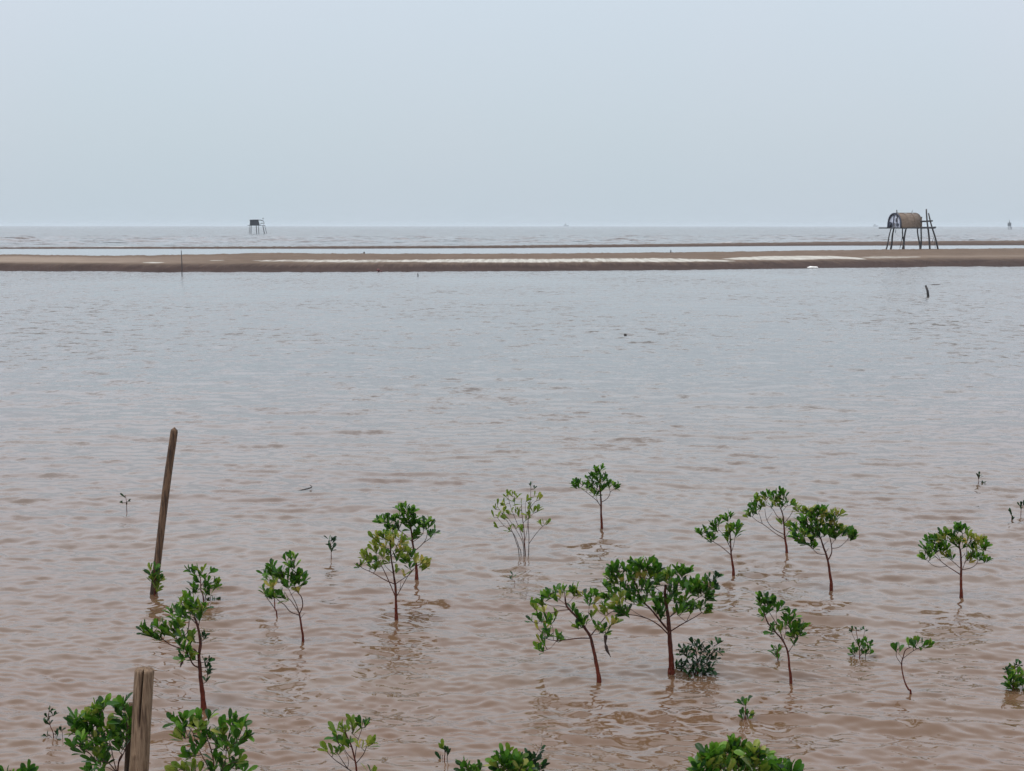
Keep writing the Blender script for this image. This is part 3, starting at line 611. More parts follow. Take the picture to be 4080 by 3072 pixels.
plant('mangrove_tree', 'wide crooked mangrove leaning left with long bare side branch and reddish bumpy trunk', 'tree', GT, 'D',
      [(46, 16, [(876, 1410), (862, 1290), (838, 1150), (812, 1030), (785, 925), (730, 840), (650, 730), (580, 660), (535, 600), (525, 515)]),
       (14, 6, [(772, 948), (690, 943), (600, 952), (500, 965), (420, 968), (340, 950), (300, 890)]), (6, 3, [(430, 975), (380, 1040), (320, 1072)]), (12, 5, [(805, 925), (860, 830), (950, 715), (1010, 670), (1070, 630)]),
       (6, 4, [(800, 905), (860, 903), (905, 885)]), (7, 4, [(740, 830), (765, 720), (775, 590)]), (9, 5, [(532, 620), (460, 608), (390, 610), (330, 590)]), (9, 5, [(530, 655), (460, 660), (390, 680), (310, 680)]),
       (6, 4, [(400, 945), (400, 860), (385, 790)]), (6, 4, [(530, 600), (580, 560), (620, 510)]), (6, 3, [(610, 490), (680, 490), (740, 540)]), (6, 4, [(525, 600), (460, 540), (420, 520)]), (5, 3, [(760, 800), (820, 730)]), (5, 3, [(340, 690), (260, 760), (240, 800)]), (5, 3, [(750, 850), (690, 800)])],
      [(425, 420), (370, 450), (345, 490), (400, 490), (350, 480), (440, 520), (280, 540), (260, 540), (320, 560), (290, 570), (500, 415), (490, 435), (520, 430), (480, 480, y_), (530, 490, y_), (600, 430), (650, 430), (620, 465), (660, 450), (690, 460, y_), (735, 470), (790, 480), (820, 460), (850, 500), (760, 520), (780, 560), (830, 555, y_), (205, 595), (230, 620, 3), (310, 630, y_), (250, 690), (185, 735), (280, 740), (330, 730), (390, 730), (370, 760), (240, 800, y_), (320, 800, y_), (320, 870), (350, 850), (370, 880), (340, 900), (280, 920), (270, 950, y_), (440, 925), (475, 910), (460, 950), (320, 990), (250, 1030), (290, 1045), (430, 690, 3), (600, 625), (660, 675), (690, 730), (640, 790, 3), (720, 760), (700, 790), (660, 810), (800, 695, 3), (930, 590), (880, 640, y_), (960, 640, y_), (930, 660, 3), (860, 815), (880, 850), (930, 820), (950, 860), (905, 840), (1000, 770, y_), (1030, 755, 3)], L_=.058, n=4, seed=41, fullmix=.08)
plant('mangrove_tree', 'largest mangrove of all with a broad dense dark crown and a thick straight red trunk', 'tree', GT, 'D',
      [(66, 26, [(1622, 1318), (1628, 1250), (1622, 1120), (1612, 980), (1606, 880), (1595, 740), (1575, 600), (1560, 480), (1570, 390)]),
       (15, 7, [(1592, 915), (1510, 820), (1400, 750), (1290, 715), (1200, 700)]), (24, 9, [(1596, 870), (1500, 750), (1410, 640), (1350, 580), (1290, 480), (1240, 330)]),
       (15, 7, [(1632, 875), (1700, 820), (1780, 775), (1870, 725), (1940, 680)]), (7, 4, [(1780, 775), (1820, 700), (1850, 640)]), (6, 4, [(1770, 775), (1700, 710), (1680, 690)]), (9, 5, [(1602, 725), (1650, 680), (1690, 650)]),
       (9, 5, [(1560, 500), (1500, 450), (1440, 410)]), (7, 4, [(1380, 750), (1290, 700), (1215, 650)]), (9, 5, [(1600, 730), (1750, 620), (1850, 560), (1930, 510), (2010, 440)]), (7, 4, [(1565, 490), (1640, 460), (1690, 390)]),
       (8, 4, [(1570, 560), (1590, 430), (1590, 320)]), (8, 5, [(1400, 640), (1280, 600), (1180, 580), (1080, 520)]), (7, 4, [(1280, 470), (1150, 400), (1060, 300)]), (6, 4, [(2000, 440), (2060, 360)]), (8, 4, [(1290, 480), (1360, 350), (1390, 230)]), (6, 3, [(1080, 520), (1000, 470)]), (6, 3, [(1680, 390), (1740, 300)])],
      [(1080, 165), (1020, 190), (1060, 215), (1130, 205), (1160, 215), (980, 255), (1000, 230), (1040, 265), (1010, 315), (1100, 275), (1070, 335, 3), (1130, 335, y_), (1030, 360), (970, 405), (1000, 425), (940, 505), (980, 495), (1050, 440), (1100, 415), (1030, 485), (1100, 490), (1150, 400), (1200, 415), (1180, 330), (1060, 555, y_), (1090, 535, y_), (1030, 595, 3), (1110, 580, 3), (1090, 610), (1100, 655), (1170, 635), (1180, 680), (1140, 660), (1150, 515), (1210, 515), (1250, 465), (1240, 155), (1280, 150), (1320, 140), (1390, 145), (1360, 170), (1420, 175), (1460, 185), (1220, 205), (1280, 215), (1340, 205), (1390, 225), (1440, 245), (1480, 230), (1210, 275), (1260, 300, y_), (1300, 285, y_), (1350, 280, y_), (1410, 285), (1460, 285), (1300, 240, 3), (1290, 370, 4), (1340, 350, 4), (1250, 350), (1400, 365), (1320, 425), (1370, 400), (1280, 435), (1370, 455), (1310, 515), (1240, 530), (1350, 555), (1300, 555), (1430, 475), (1460, 500), (1500, 315), (1480, 350), (1520, 360), (1550, 275), (1600, 245), (1620, 280), (1570, 300), (1580, 325, y_), (1690, 215), (1740, 215), (1770, 235), (1795, 230), (1740, 270), (1720, 250), (1640, 375), (1620, 415), (1680, 355), (1730, 365), (1740, 400), (1640, 455), (1660, 485), (1510, 515), (1550, 535), (1620, 515), (1660, 535), (1590, 560), (1480, 600), (1530, 605), (1500, 655), (1550, 675), (1520, 705), (1480, 645), (1780, 485), (1760, 535), (1730, 555), (1770, 590), (1700, 625), (1660, 640), (1740, 635), (1690, 660), (1840, 605), (1870, 605), (1820, 645), (1920, 600), (1970, 585), (1990, 640), (1960, 650), (1780, 390), (1810, 370), (1820, 425), (1880, 350), (1890, 405), (1850, 400), (1930, 400), (1970, 335), (2000, 360), (2040, 380), (1960, 425), (2000, 450), (1900, 465), (1860, 450), (1970, 485), (2000, 510), (2040, 480), (1930, 450), (2015, 285, 2), (2080, 280, 2), (2100, 285, 2), (2060, 325, 2), (2080, 395, 2), (2070, 355, 2)], L_=.062, n=6, seed=42, fullmix=.06, depth=.9)
plant('mangrove_bush', 'low round blue-green bush touching the water right beside the thickest red trunk', 'bush', GB, 'D',
      [(16, 8, [(1900, 1312), (1895, 1240), (1890, 1150), (1880, 1050)]), (8, 4, [(1925, 1312), (1990, 1230), (2050, 1120), (2070, 1020)]), (8, 4, [(1880, 1312), (1830, 1240), (1780, 1130), (1750, 1060)]), (8, 4, [(1890, 1300), (1780, 1260), (1710, 1210)]), (7, 4, [(1940, 1312), (2020, 1260), (2060, 1230)]), (7, 4, [(1895, 1240), (1930, 1130), (1930, 1030)])],
      [(1735, 1025), (1770, 1045), (1715, 1095), (1750, 1070), (1855, 985), (1920, 985), (1885, 1010), (1840, 1040), (1900, 1050), (1940, 1065), (1980, 1030), (2055, 985), (2110, 970), (2120, 1055), (2070, 1060), (2020, 1070), (2000, 1110), (2040, 1125), (2085, 1135), (1870, 1095), (1820, 1120), (1740, 1160), (1690, 1190), (1760, 1190), (1900, 1155), (1950, 1145), (1850, 1175), (1810, 1225), (1700, 1250), (1770, 1265), (1740, 1225), (1870, 1235), (1930, 1215), (1990, 1180), (2040, 1205), (2020, 1250), (2060, 1290), (1990, 1270), (1920, 1275), (1860, 1280), (1720, 1285), (1960, 1235), (1800, 1170), (1830, 1270), (1790, 1100), (1890, 1200), (1950, 1285), (1800, 1285)], L_=.044, n=6, seed=43, mis=3, up=.5, tilt=(20, 85))
# ---- right
plant('mangrove_tree', 'slender mangrove with open V-shaped branches, just behind and right of the largest crown', 'tree', GT, 'E',
      [(30, 12, [(648, 1125), (636, 1010), (622, 910), (615, 790), (610, 690), (605, 640)]), (11, 5, [(612, 905), (520, 820), (430, 762), (350, 715), (290, 690)]), (9, 5, [(608, 830), (560, 720), (510, 650), (478, 615)]), (8, 4, [(638, 885), (652, 780), (664, 690)]), (6, 4, [(602, 840), (590, 770)]), (6, 4, [(608, 680), (590, 570), (580, 510)])],
      [(575, 435), (555, 460), (610, 445), (580, 485), (410, 515), (440, 540), (485, 500), (470, 540), (430, 600), (460, 600), (380, 640), (355, 665), (400, 680), (390, 725), (420, 700), (255, 620), (310, 610), (285, 650), (270, 640), (570, 595), (610, 575), (600, 625), (650, 565), (690, 560), (710, 595), (680, 620), (590, 680), (670, 665), (590, 730), (620, 600)], L_=.062, n=5, seed=51)
plant('mangrove_tree', 'airy mangrove with long arching bare branches to the left, behind the densest right-hand tree', 'tree', GT, 'E',
      [(32, 12, [(1266, 898), (1256, 780), (1242, 690), (1236, 600), (1222, 450), (1190, 360)]), (10, 5, [(1236, 725), (1120, 645), (1000, 555), (920, 510), (855, 455)]), (10, 5, [(1228, 665), (1110, 600), (1035, 500), (1010, 370)]), (8, 4, [(990, 545), (960, 470), (940, 410)]), (9, 5, [(1215, 540), (1150, 450), (1100, 370), (1040, 330)]),
       (9, 5, [(1252, 530), (1305, 450), (1345, 370)]), (8, 4, [(1260, 720), (1280, 650), (1370, 570), (1440, 500), (1460, 400)]), (6, 4, [(1225, 390), (1270, 335)]), (5, 3, [(1040, 490), (1100, 410)])],
      [(1150, 180), (1195, 155), (1230, 165), (1190, 195), (1220, 240), (1115, 235), (1150, 265), (1180, 315), (1220, 295), (1270, 285), (1305, 300), (1200, 335), (1140, 305), (1090, 325), (900, 225), (940, 235), (920, 265, 3), (1010, 205), (1050, 205), (1020, 245, y_), (1080, 200), (880, 305), (920, 320), (970, 305), (960, 335), (1010, 305, 3), (860, 350), (900, 375), (880, 410), (820, 385), (805, 430), (850, 435), (920, 395), (1350, 295, 3), (1390, 335, 3), (1400, 370, 3), (1200, 515), (1270, 550), (1310, 555), (1370, 310, y_), (1460, 380, y_), (1170, 230, 3), (1240, 200), (1130, 280)], L_=.062, n=5, seed=52, fullmix=.3)
plant('mangrove_tree', 'dense round-crowned mangrove with forked trunk, in front of the airy arching one', 'tree', GT, 'E',
      [(36, 16, [(1782, 1292), (1774, 1180), (1757, 1060), (1742, 970), (1715, 880), (1680, 780), (1655, 700)]), (16, 9, [(1750, 965), (1785, 880), (1782, 790), (1760, 680), (1730, 560)]), (9, 5, [(1708, 890), (1630, 892), (1575, 845), (1500, 770), (1450, 740)]), (6, 4, [(1690, 820), (1610, 805)]),
       (9, 5, [(1795, 832), (1860, 820), (1925, 775), (1985, 710)]), (7, 4, [(1782, 780), (1840, 700)]), (7, 4, [(1722, 870), (1755, 820)]), (7, 4, [(1700, 800), (1745, 740)]), (8, 4, [(1660, 720), (1560, 640), (1500, 520)]), (8, 4, [(1750, 640), (1810, 530), (1840, 440)]), (7, 4, [(1660, 720), (1620, 560), (1620, 440)]), (6, 4, [(1560, 640), (1440, 600)])],
      [(1505, 350, 3), (1540, 365, y_), (1460, 385, 3), (1500, 390, 3), (1600, 365), (1640, 350), (1700, 365), (1670, 380), (1580, 410), (1640, 410), (1700, 400), (1540, 440), (1600, 450), (1670, 460, y_), (1740, 430, y_), (1800, 395), (1840, 400, y_), (1870, 415, 3), (1790, 455), (1830, 465), (1760, 440), (1420, 490), (1480, 465), (1500, 520), (1440, 535), (1550, 530), (1550, 490), (1610, 515), (1660, 510, y_), (1700, 520), (1760, 525, y_), (1820, 525, y_), (1380, 580), (1360, 605), (1420, 600), (1480, 590), (1530, 600), (1580, 610), (1640, 600), (1700, 580), (1740, 600), (1800, 580), (1850, 585), (1890, 600), (1910, 645), (1860, 650), (1820, 670), (1760, 650), (1700, 650), (1650, 670), (1600, 660), (1540, 665), (1470, 650, 3), (1420, 680), (1390, 700), (1440, 725), (1370, 665), (1560, 715), (1590, 735), (1550, 780), (1580, 790), (1500, 750), (1970, 635), (2020, 635), (1990, 675), (2040, 670), (1945, 620), (2010, 700), (1480, 640), (1560, 470), (1720, 480), (1830, 690), (1640, 560), (1780, 620), (1600, 570), (1690, 620)], L_=.062, n=7, seed=53, fullmix=.12)
plant('mangrove_tree', 'thin bent-stemmed mangrove with small leaf tufts, right of the low round bush', 'tree', GT, 'F',
      [(24, 9, [(758, 905), (746, 780), (732, 650), (692, 550), (625, 470), (560, 390), (530, 310)]), (9, 5, [(690, 545), (655, 440), (610, 360), (572, 300)]), (8, 4, [(735, 640), (775, 585), (800, 520)]), (6, 4, [(702, 545), (712, 480), (718, 420)]), (4, 3, [(640, 400), (630, 290)])],
      [(490, 180), (520, 155), (550, 165), (505, 195), (600, 190), (620, 200), (500, 210), (540, 215), (580, 235), (520, 265), (550, 285), (520, 310), (570, 255), (650, 240), (675, 230), (640, 265), (750, 295), (785, 320), (730, 335), (720, 370), (750, 365), (760, 340), (700, 405), (760, 410), (600, 415), (620, 440), (590, 440), (785, 425), (820, 415), (860, 405), (780, 455), (830, 455), (790, 495), (770, 480), (800, 440), (670, 440, 3), (845, 465), (788, 552), (560, 210), (810, 480)], L_=.056, n=5, seed=54)
plant('mangrove_seedling', 'little two-tiered seedling immediately left of the thin bent-stemmed tree', 'seedling', GS, 'F',
      [(6, 4, [(644, 722), (643, 670), (640, 620)])], [(612, 595), (645, 595), (612, 628), (648, 615), (632, 665), (650, 680)], L_=.052, n=2, seed=55)
plant('mangrove_seedling', 'bright green seedling with two leaf whorls above the large bottom-edge bush', 'seedling', GS, 'F',
      [(9, 6, [(363, 1232), (368, 1160), (371, 1100), (375, 1050)])], [(332, 1060), (385, 1040), (370, 1075), (350, 1075), (403, 1145), (338, 1185), (390, 1190), (370, 1145), (350, 1160), (380, 1165)], L_=.044, n=3, seed=56)
plant('mangrove_bush', 'small sunken bush with thin twigs, between the bent-stemmed tree and the crooked bare sapling', 'bush', GB, 'F',
      [(8, 5, [(1350, 678), (1350, 620), (1335, 540), (1320, 470)]), (5, 3, [(1345, 600), (1300, 520), (1280, 470)]), (5, 3, [(1355, 600), (1380, 520), (1395, 450)]), (6, 4, [(1400, 680), (1430, 620), (1410, 550)]), (6, 4, [(1310, 680), (1300, 620)])],
      [(1295, 580), (1340, 560), (1300, 615), (1340, 605), (1380, 600), (1360, 560), (1410, 540), (1435, 565), (1420, 605), (1440, 635), (1370, 635), (1320, 630), (1290, 640), (1400, 640), (1275, 450, 2), (1290, 430, 2), (1320, 428, 2), (1390, 428, 2), (1350, 435, 2), (1400, 440, 2)], L_=.042, n=5, seed=57, mis=0)
plant('mangrove_tree', 'crooked almost bare sapling with one flat tuft of narrow leaves at the lower right', 'tree', GT, 'F',
      [(16, 7, [(1790, 1022), (1770, 965), (1745, 920), (1722, 840), (1710, 750), (1722, 690), (1745, 625), (1795, 600)]), (6, 4, [(1730, 695), (1800, 640), (1865, 605)]), (6, 4, [(1706, 745), (1665, 680), (1672, 625), (1690, 610)]), (4, 3, [(1718, 695), (1680, 650)])],
      [(1658, 600), (1693, 595), (1768, 545), (1805, 525), (1808, 580), (1848, 535), (1828, 565), (1888, 560), (1912, 575), (1950, 560), (1878, 595), (1790, 560)], L_=.060, n=2, seed=58, tilt=(5, 45))
plant('mangrove_bush', 'large bright green bush cut by the bottom edge, right of centre', 'bush', GB, 'F',
      [(22, 12, [(350, 2050), (350, 1900), (345, 1750), (300, 1600)]), (10, 5, [(345, 1780), (220, 1680), (120, 1600), (70, 1540)]), (10, 5, [(350, 1800), (450, 1700), (480, 1560)]), (9, 5, [(348, 1790), (560, 1710), (700, 1660)]), (9, 4, [(330, 1690), (260, 1560), (235, 1460)]), (7, 4, [(350, 1720), (370, 1620), (320, 1500)]), (7, 4, [(560, 1710), (740, 1690), (760, 1650)]), (7, 4, [(220, 1680), (60, 1670), (-30, 1640)])],
      [(240, 1405), (210, 1450), (270, 1440), (240, 1450), (310, 1450), (340, 1450), (100, 1465), (40, 1490), (60, 1530), (95, 1500), (140, 1495), (20, 1540), (180, 1480), (200, 1520), (250, 1500), (300, 1510), (340, 1530), (400, 1500), (440, 1475), (480, 1490), (510, 1500), (420, 1540), (460, 1550), (500, 1550), (90, 1590), (40, 1600), (150, 1600), (120, 1560), (210, 1575), (280, 1585), (330, 1600), (390, 1600), (440, 1600), (555, 1590), (600, 1600), (640, 1610), (540, 1635), (600, 1640), (700, 1610, 4), (690, 1640, 4), (745, 1620), (770, 1640), (800, 1650), (590, 1650), (120, 1640), (60, 1650), (200, 1650), (240, 1620), (290, 1650), (370, 1650), (470, 1640), (430, 1660), (-30, 1600), (-50, 1640), (0, 1640), (530, 1660), (730, 1660), (660, 1660), (250, 1550, 3), (90, 1530, 3), (440, 1520, 3)], L_=.070, n=6, seed=59, fullmix=.2, depth=1.0)
plant('mangrove_tree', 'umbrella-shaped mangrove with yellowing leaves standing alone near the right edge', 'tree', GT, 'G',
      [(36, 14, [(806, 1600), (802, 1480), (803, 1340), (805, 1280), (798, 1120), (782, 1040), (785, 960)]), (12, 6, [(792, 1365), (720, 1310), (650, 1265), (580, 1210), (510, 1150)]), (7, 4, [(650, 1268), (560, 1275), (490, 1255), (415, 1190)]), (9, 5, [(800, 1290), (720, 1220), (640, 1150), (570, 1095)]),
       (10, 5, [(830, 1302), (910, 1285), (970, 1245), (990, 1195)]), (6, 4, [(980, 1238), (1055, 1228), (1085, 1205)]), (7, 4, [(828, 1310), (855, 1180), (868, 1060), (900, 990)]), (7, 4, [(822, 1240), (900, 1150), (960, 1100), (1060, 1080)]), (6, 3, [(800, 1190), (850, 1120)]), (7, 4, [(790, 1060), (720, 1020), (660, 980)]), (6, 3, [(575, 1200), (540, 1140), (480, 1100)]), (6, 4, [(800, 1000), (820, 920), (800, 850)]), (4, 3, [(1090, 1060), (1140, 1115)])],
      [(785, 815), (820, 825), (755, 860), (850, 855), (800, 850), (600, 895), (640, 885), (670, 885), (625, 910), (470, 945), (440, 970), (540, 930), (510, 965), (480, 975), (590, 955, y_), (640, 945, y_), (700, 915), (730, 925), (770, 950), (820, 965), (790, 970), (880, 905, 3), (910, 935, y_), (870, 975, y_), (960, 955, y_), (1000, 955, y_), (1040, 965, 3), (980, 985, y_), (1085, 1025), (1070, 1050), (1030, 1030, 3), (1050, 1060), (940, 1035), (970, 1055), (930, 1060), (900, 1000), (400, 1035), (440, 1030), (415, 1055), (490, 1040), (540, 1040), (580, 1030), (620, 1010), (660, 1035), (600, 1075), (530, 1075), (480, 1070), (640, 1060), (570, 1060), (440, 1115), (405, 1150), (380, 1145), (460, 1150), (500, 1110), (740, 1005), (780, 1025), (820, 1035), (640, 1125, y_), (690, 1130), (700, 1145), (920, 1130), (945, 1140), (900, 1185, y_), (870, 1160, 3), (985, 1135), (1010, 1160), (1060, 1185), (1090, 1185), (750, 970), (700, 960, 3), (560, 990)], L_=.060, n=6, seed=61, fullmix=.22)
plant('mangrove_seedling', 'tiny seedling alone in open water, farthest one above the tree near the right edge', 'seedling', GS, 'G',
      [(6, 3, [(993, 358), (994, 300), (996, 250)]), (4, 3, [(998, 352), (1025, 335)])], [(990, 262), (1000, 250), (996, 285), (1022, 335), (1035, 335)], L_=.055, n=2, seed=62, mis=3)
plant('mangrove_seedling', 'shorter of the two dark seedlings at the right edge', 'seedling', GS, 'G',
      [(7, 4, [(1362, 760), (1362, 700), (1358, 650)])], [(1358, 660), (1362, 690), (1366, 735)], L_=.055, n=2, seed=63, mis=3, tilt=(3, 25))
plant('mangrove_seedling', 'taller of the two dark seedlings, cut off by the right edge', 'seedling', GS, 'G',
      [(7, 4, [(1464, 708), (1466, 640), (1464, 570)])], [(1456, 580), (1470, 575), (1463, 605), (1490, 570)], L_=.060, n=2, seed=64, mis=3, tilt=(3, 30))
# ---- bottom
plant('mangrove_tree', 'open forked young mangrove with yellow-green tips, alone at the bottom edge', 'tree', GT, 'H',
      [(17, 9, [(412, 640), (405, 530), (398, 470), (370, 360), (335, 280), (320, 240)]), (9, 4, [(400, 590), (340, 520), (240, 450), (180, 385)]), (7, 4, [(345, 522), (300, 460), (265, 405)]), (8, 4, [(408, 478), (460, 410), (488, 330)]), (7, 4, [(385, 460), (330, 400), (300, 320)]), (7, 4, [(408, 440), (412, 330), (450, 220)]), (6, 3, [(410, 310), (370, 260)]), (5, 3, [(350, 520), (345, 450), (290, 350)]), (5, 3, [(465, 390), (435, 360)])],
      [(372, 165, 3), (350, 200, 3), (390, 200, 3), (380, 225, 3), (375, 190, 3), (445, 185), (475, 180), (440, 200), (460, 190), (260, 230, 3), (310, 220, 3), (325, 215, 3), (265, 275), (290, 290), (270, 300), (310, 325), (340, 325), (350, 320), (325, 310), (180, 355, 3), (190, 365, 3), (235, 385, 3), (262, 385), (280, 375), (428, 335, y_), (455, 335, y_), (490, 310, y_), (495, 320, 3), (495, 533, 3), (530, 533, 3), (515, 530)], L_=.058, n=3, seed=71, fullmix=.3)
plant('mangrove_seedling', 'single pale leaf on a short stalk near the bottom edge in the centre', 'seedling', GS, 'H',
      [(7, 4, [(1052, 475), (1056, 420), (1052, 370)]), (6, 4, [(1072, 474), (1075, 410), (1058, 380)]), (4, 3, [(1036, 470), (1040, 425)])], [(1042, 340, 3), (1048, 350, 3), (1030, 440), (1075, 400), (1060, 380)], L_=.050, n=2, seed=72, mis=3, tilt=(3, 30))
plant('mangrove_bush', 'leafy tips of a small bush, leftmost of three plants at the bottom edge centre', 'bush', GB, 'H',
      [(12, 7, [(1268, 760), (1265, 660), (1255, 560)]), (6, 4, [(1262, 620), (1225, 530), (1200, 490)]), (6, 4, [(1265, 640), (1300, 540), (1315, 490)])],
      [(1205, 475), (1190, 470), (1250, 500), (1265, 505), (1312, 485), (1290, 520), (1210, 525), (1250, 530), (1300, 535), (1230, 505)], L_=.058, n=3, seed=73)
plant('mangrove_bush', 'dense bush in the middle of three plants at the bottom edge centre', 'bush', GB, 'H',
      [(16, 9, [(1556, 780), (1553, 660), (1548, 540), (1530, 440)]), (8, 4, [(1553, 640), (1490, 540), (1460, 470)]), (8, 4, [(1552, 620), (1610, 520), (1630, 470)]), (6, 4, [(1530, 450), (1500, 405)])],
      [(1485, 400), (1520, 395), (1500, 415), (1515, 420), (1450, 435), (1435, 475), (1490, 445), (1540, 435), (1590, 435), (1580, 425), (1620, 455), (1500, 485), (1550, 485), (1560, 450), (1600, 485), (1470, 515), (1520, 515), (1570, 520), (1620, 515), (1660, 520), (1640, 490), (1540, 530), (1590, 535), (1450, 535), (1640, 535), (1500, 535), (1480, 460), (1560, 520, 3), (1660, 535, 3)], L_=.060, n=5, seed=74, fullmix=.2)
plant('mangrove_tree', 'wispy dark sapling with one long bare shoot, rightmost of three plants at the bottom edge', 'tree', GT, 'H',
      [(14, 8, [(1704, 700), (1704, 600), (1702, 500), (1710, 450)]), (5, 3, [(1710, 455), (1735, 400), (1760, 352)]), (6, 4, [(1703, 520), (1750, 500), (1775, 480)]), (6, 4, [(1705, 490), (1680, 450)])],
      [(1762, 348, 2), (1750, 375, 2), (1668, 430), (1690, 435), (1680, 450), (1720, 440), (1700, 460), (1740, 490, 4), (1770, 485), (1660, 445), (1725, 470), (1760, 500), (1720, 500)], L_=.052, n=4, seed=75, mis=3)
plant('mangrove_bush', 'small clump of leaves on the water cut off by the right edge', 'bush', GB, 'I',
      [(12, 7, [(1330, 862), (1332, 780), (1345, 700), (1350, 620)]), (7, 4, [(1320, 860), (1300, 780), (1290, 700), (1275, 640)]), (8, 4, [(1420, 866), (1425, 790), (1420, 720)]), (6, 3, [(1335, 780), (1380, 700), (1400, 680)])],
      [(1278, 620, 2), (1268, 645, 2), (1355, 580, 2), (1385, 590, 2), (1350, 615, 2), (1340, 650), (1380, 665), (1285, 690), (1310, 695), (1275, 735), (1330, 730), (1300, 720), (1350, 750), (1300, 780), (1340, 795), (1380, 710), (1290, 815), (1360, 805), (1320, 830), (1420, 700), (1430, 740), (1400, 780), (1420, 800), (1430, 835), (1320, 760, 3), (1345, 820, 3), (1460, 760), (1470, 820)], L_=.050, n=5, seed=76)

# dry pod and twig hanging from the biggest tree's lowest left shoot
big = [o for o in COL.objects if o.get('label', '').startswith('largest mangrove')][0]
crook = [o for o in COL.objects if o.get('label', '').startswith('wide crooked')][0]
D0 = crook.location.y
def dp(x, y, d=D0): return at_depth(*cp('D', x, y), d)
b = MB(); b.tube(smooth_line([dp(900, 888), dp(930, 900), dp(948, 935)], 3), [.0016]*7, 5)
b.tube(smooth_line([dp(945, 915), dp(940, 990), dp(958, 1060), dp(985, 1115), dp(1000, 1142)], 5), [.012, .014, .012, .010, .008, .007, .006, .010, .011, .009, .008, .007, .007, .006, .006, .005, .004, .003, .0025, .002, .001], 7, jit=.7)
b.build('hanging_dead_twig', M['dead'], crook)
lop = [o for o in COL.objects if o.get('label', '').startswith('lopsided')][0]
D1 = lop.location.y
b = MB(); b.tube(smooth_line([at_depth(*cp('A', 1388, 780), D1), at_depth(*cp('A', 1386, 830), D1), at_depth(*cp('A', 1370, 880), D1)], 4), [.003, .004, .006, .008, .009, .008, .006, .003, .001], 7)
b.build('seed_pod', M['dead'], lop)

# ------------------------------------------------------------------ posts
def post_mesh(mb, top, bot, r0, r1, n=28, seg=46, crack=None, knots=(), seed=0, dome=0):
    top, bot = Vector(top), Vector(bot); ax = (top-bot).normalized()
    a = Vector((0, -1, 0)); a = (a-ax*a.dot(ax)).normalized(); b = ax.cross(a)   # a faces the shore
    vs_ = []
    for i in range(seg+1):
        t = i/seg; c = bot.lerp(top, t); r = r1+(r0-r1)*t
        if dome: r *= math.sqrt(max(.12, 1-max(0, (t-1+dome)/dome)**2))
        c = c+Vector((noise.noise(Vector((t*2.2, seed, 0)))*r*.35, 0, 0))
        for k in range(n):
            th = 2*math.pi*k/n-math.pi
            rr = r*(1+.05*noise.noise(Vector((math.cos(th)*2.2, math.sin(th)*2.2, t*5+seed)))+.035*noise.noise(Vector((math.cos(th)*9, math.sin(th)*9, t*3+seed))))
            if crack:
                th0, wd_, depth_, tmin = crack
                dd = (th-th0)/wd_; s = max(0, (t-tmin)/(1-tmin))
                rr *= 1-depth_*math.exp(-dd*dd)*min(1, s*1.6)
            for (tk, thk, sz, am) in knots:
                rr *= 1+am*math.exp(-(((t-tk)*(top-bot).length/(sz*r))**2+((th-thk)/sz)**2))
            vs_.append(c+a*(math.cos(th)*rr)+b*(math.sin(th)*rr))
    fs_ = [(i*n+k, i*n+(k+1) % n, (i+1)*n+(k+1) % n, (i+1)*n+k) for i in range(seg) for k in range(n)]
    # rough, slightly domed top
    base = len(vs_); last = [vs_[seg*n+k] for k in range(n)]; c = top
    for j, f in enumerate((.86, .55, .25)):
        for k in range(n):
            p = c+(last[k]-c)*f+ax*r0*(.22*(1-f)+.10*noise.noise(Vector((k*.9, f*4, seed)))+.04)
            vs_.append(p)
    vs_.append(c+ax*r0*.22)
    rings = [seg*n, base, base+n, base+2*n]
    for j in range(3):
        fs_ += [(rings[j]+k, rings[j]+(k+1) % n, rings[j+1]+(k+1) % n, rings[j+1]+k) for k in range(n)]
    fs_ += [(rings[3]+k, rings[3]+(k+1) % n, base+3*n) for k in range(n)]
    mb.add(vs_, fs_)
# tall leaning post
bp_ = on_z(611, 2366); tp = at_depth(695, 1706, bp_.y+.05)
T = thing('wooden_post', bp_, 'tall slim brown post leaning right, standing in the water at the left', 'post', 'wooden posts in the water')
b = MB(); post_mesh(b, tp, bp_+(bp_-tp).normalized()*.5, .030*1.0, .031, crack=None, seed=3, seg=120, dome=.014, knots=[(.55, .3, .5, .12), (.8, -.5, .4, .1)]); b.build('pole', M['post'], T)
# thick stump in front
Ds = 7.35
tp = at_depth(575, 2668, Ds); bt = at_depth(549, 3110, Ds-.02); d_ = (bt-tp).normalized(); bot = tp+d_*((tp.z+.4)/abs(d_.z))
T = thing('wooden_post', Vector((bot.x, bot.y, 0)), 'thick pale cut post with a long split down its front, nearest at lower left', 'post', 'wooden posts in the water')
b = MB(); post_mesh(b, tp, bot, .0490, .0505, n=128, seg=80, crack=(.03, .11, .80, .70), seed=9, knots=[(.60, -.35, .28, .16), (.83, -.9, .2, .1)]); b.build('trunk', M['stump'], T)
b2 = MB(); b2.tube([at_depth(522, 2800, Ds+.16), at_depth(516, 2830, Ds+.16), at_depth(509, 3100, Ds+.16), at_depth(505, 3400, Ds+.16)], [.011, .016, .018, .018], 9, jit=.4)
o = b2.build('wooden_stake', M['post']); tag(o, 'thin brown stake hidden close behind the left side of the thick split post', 'stake')
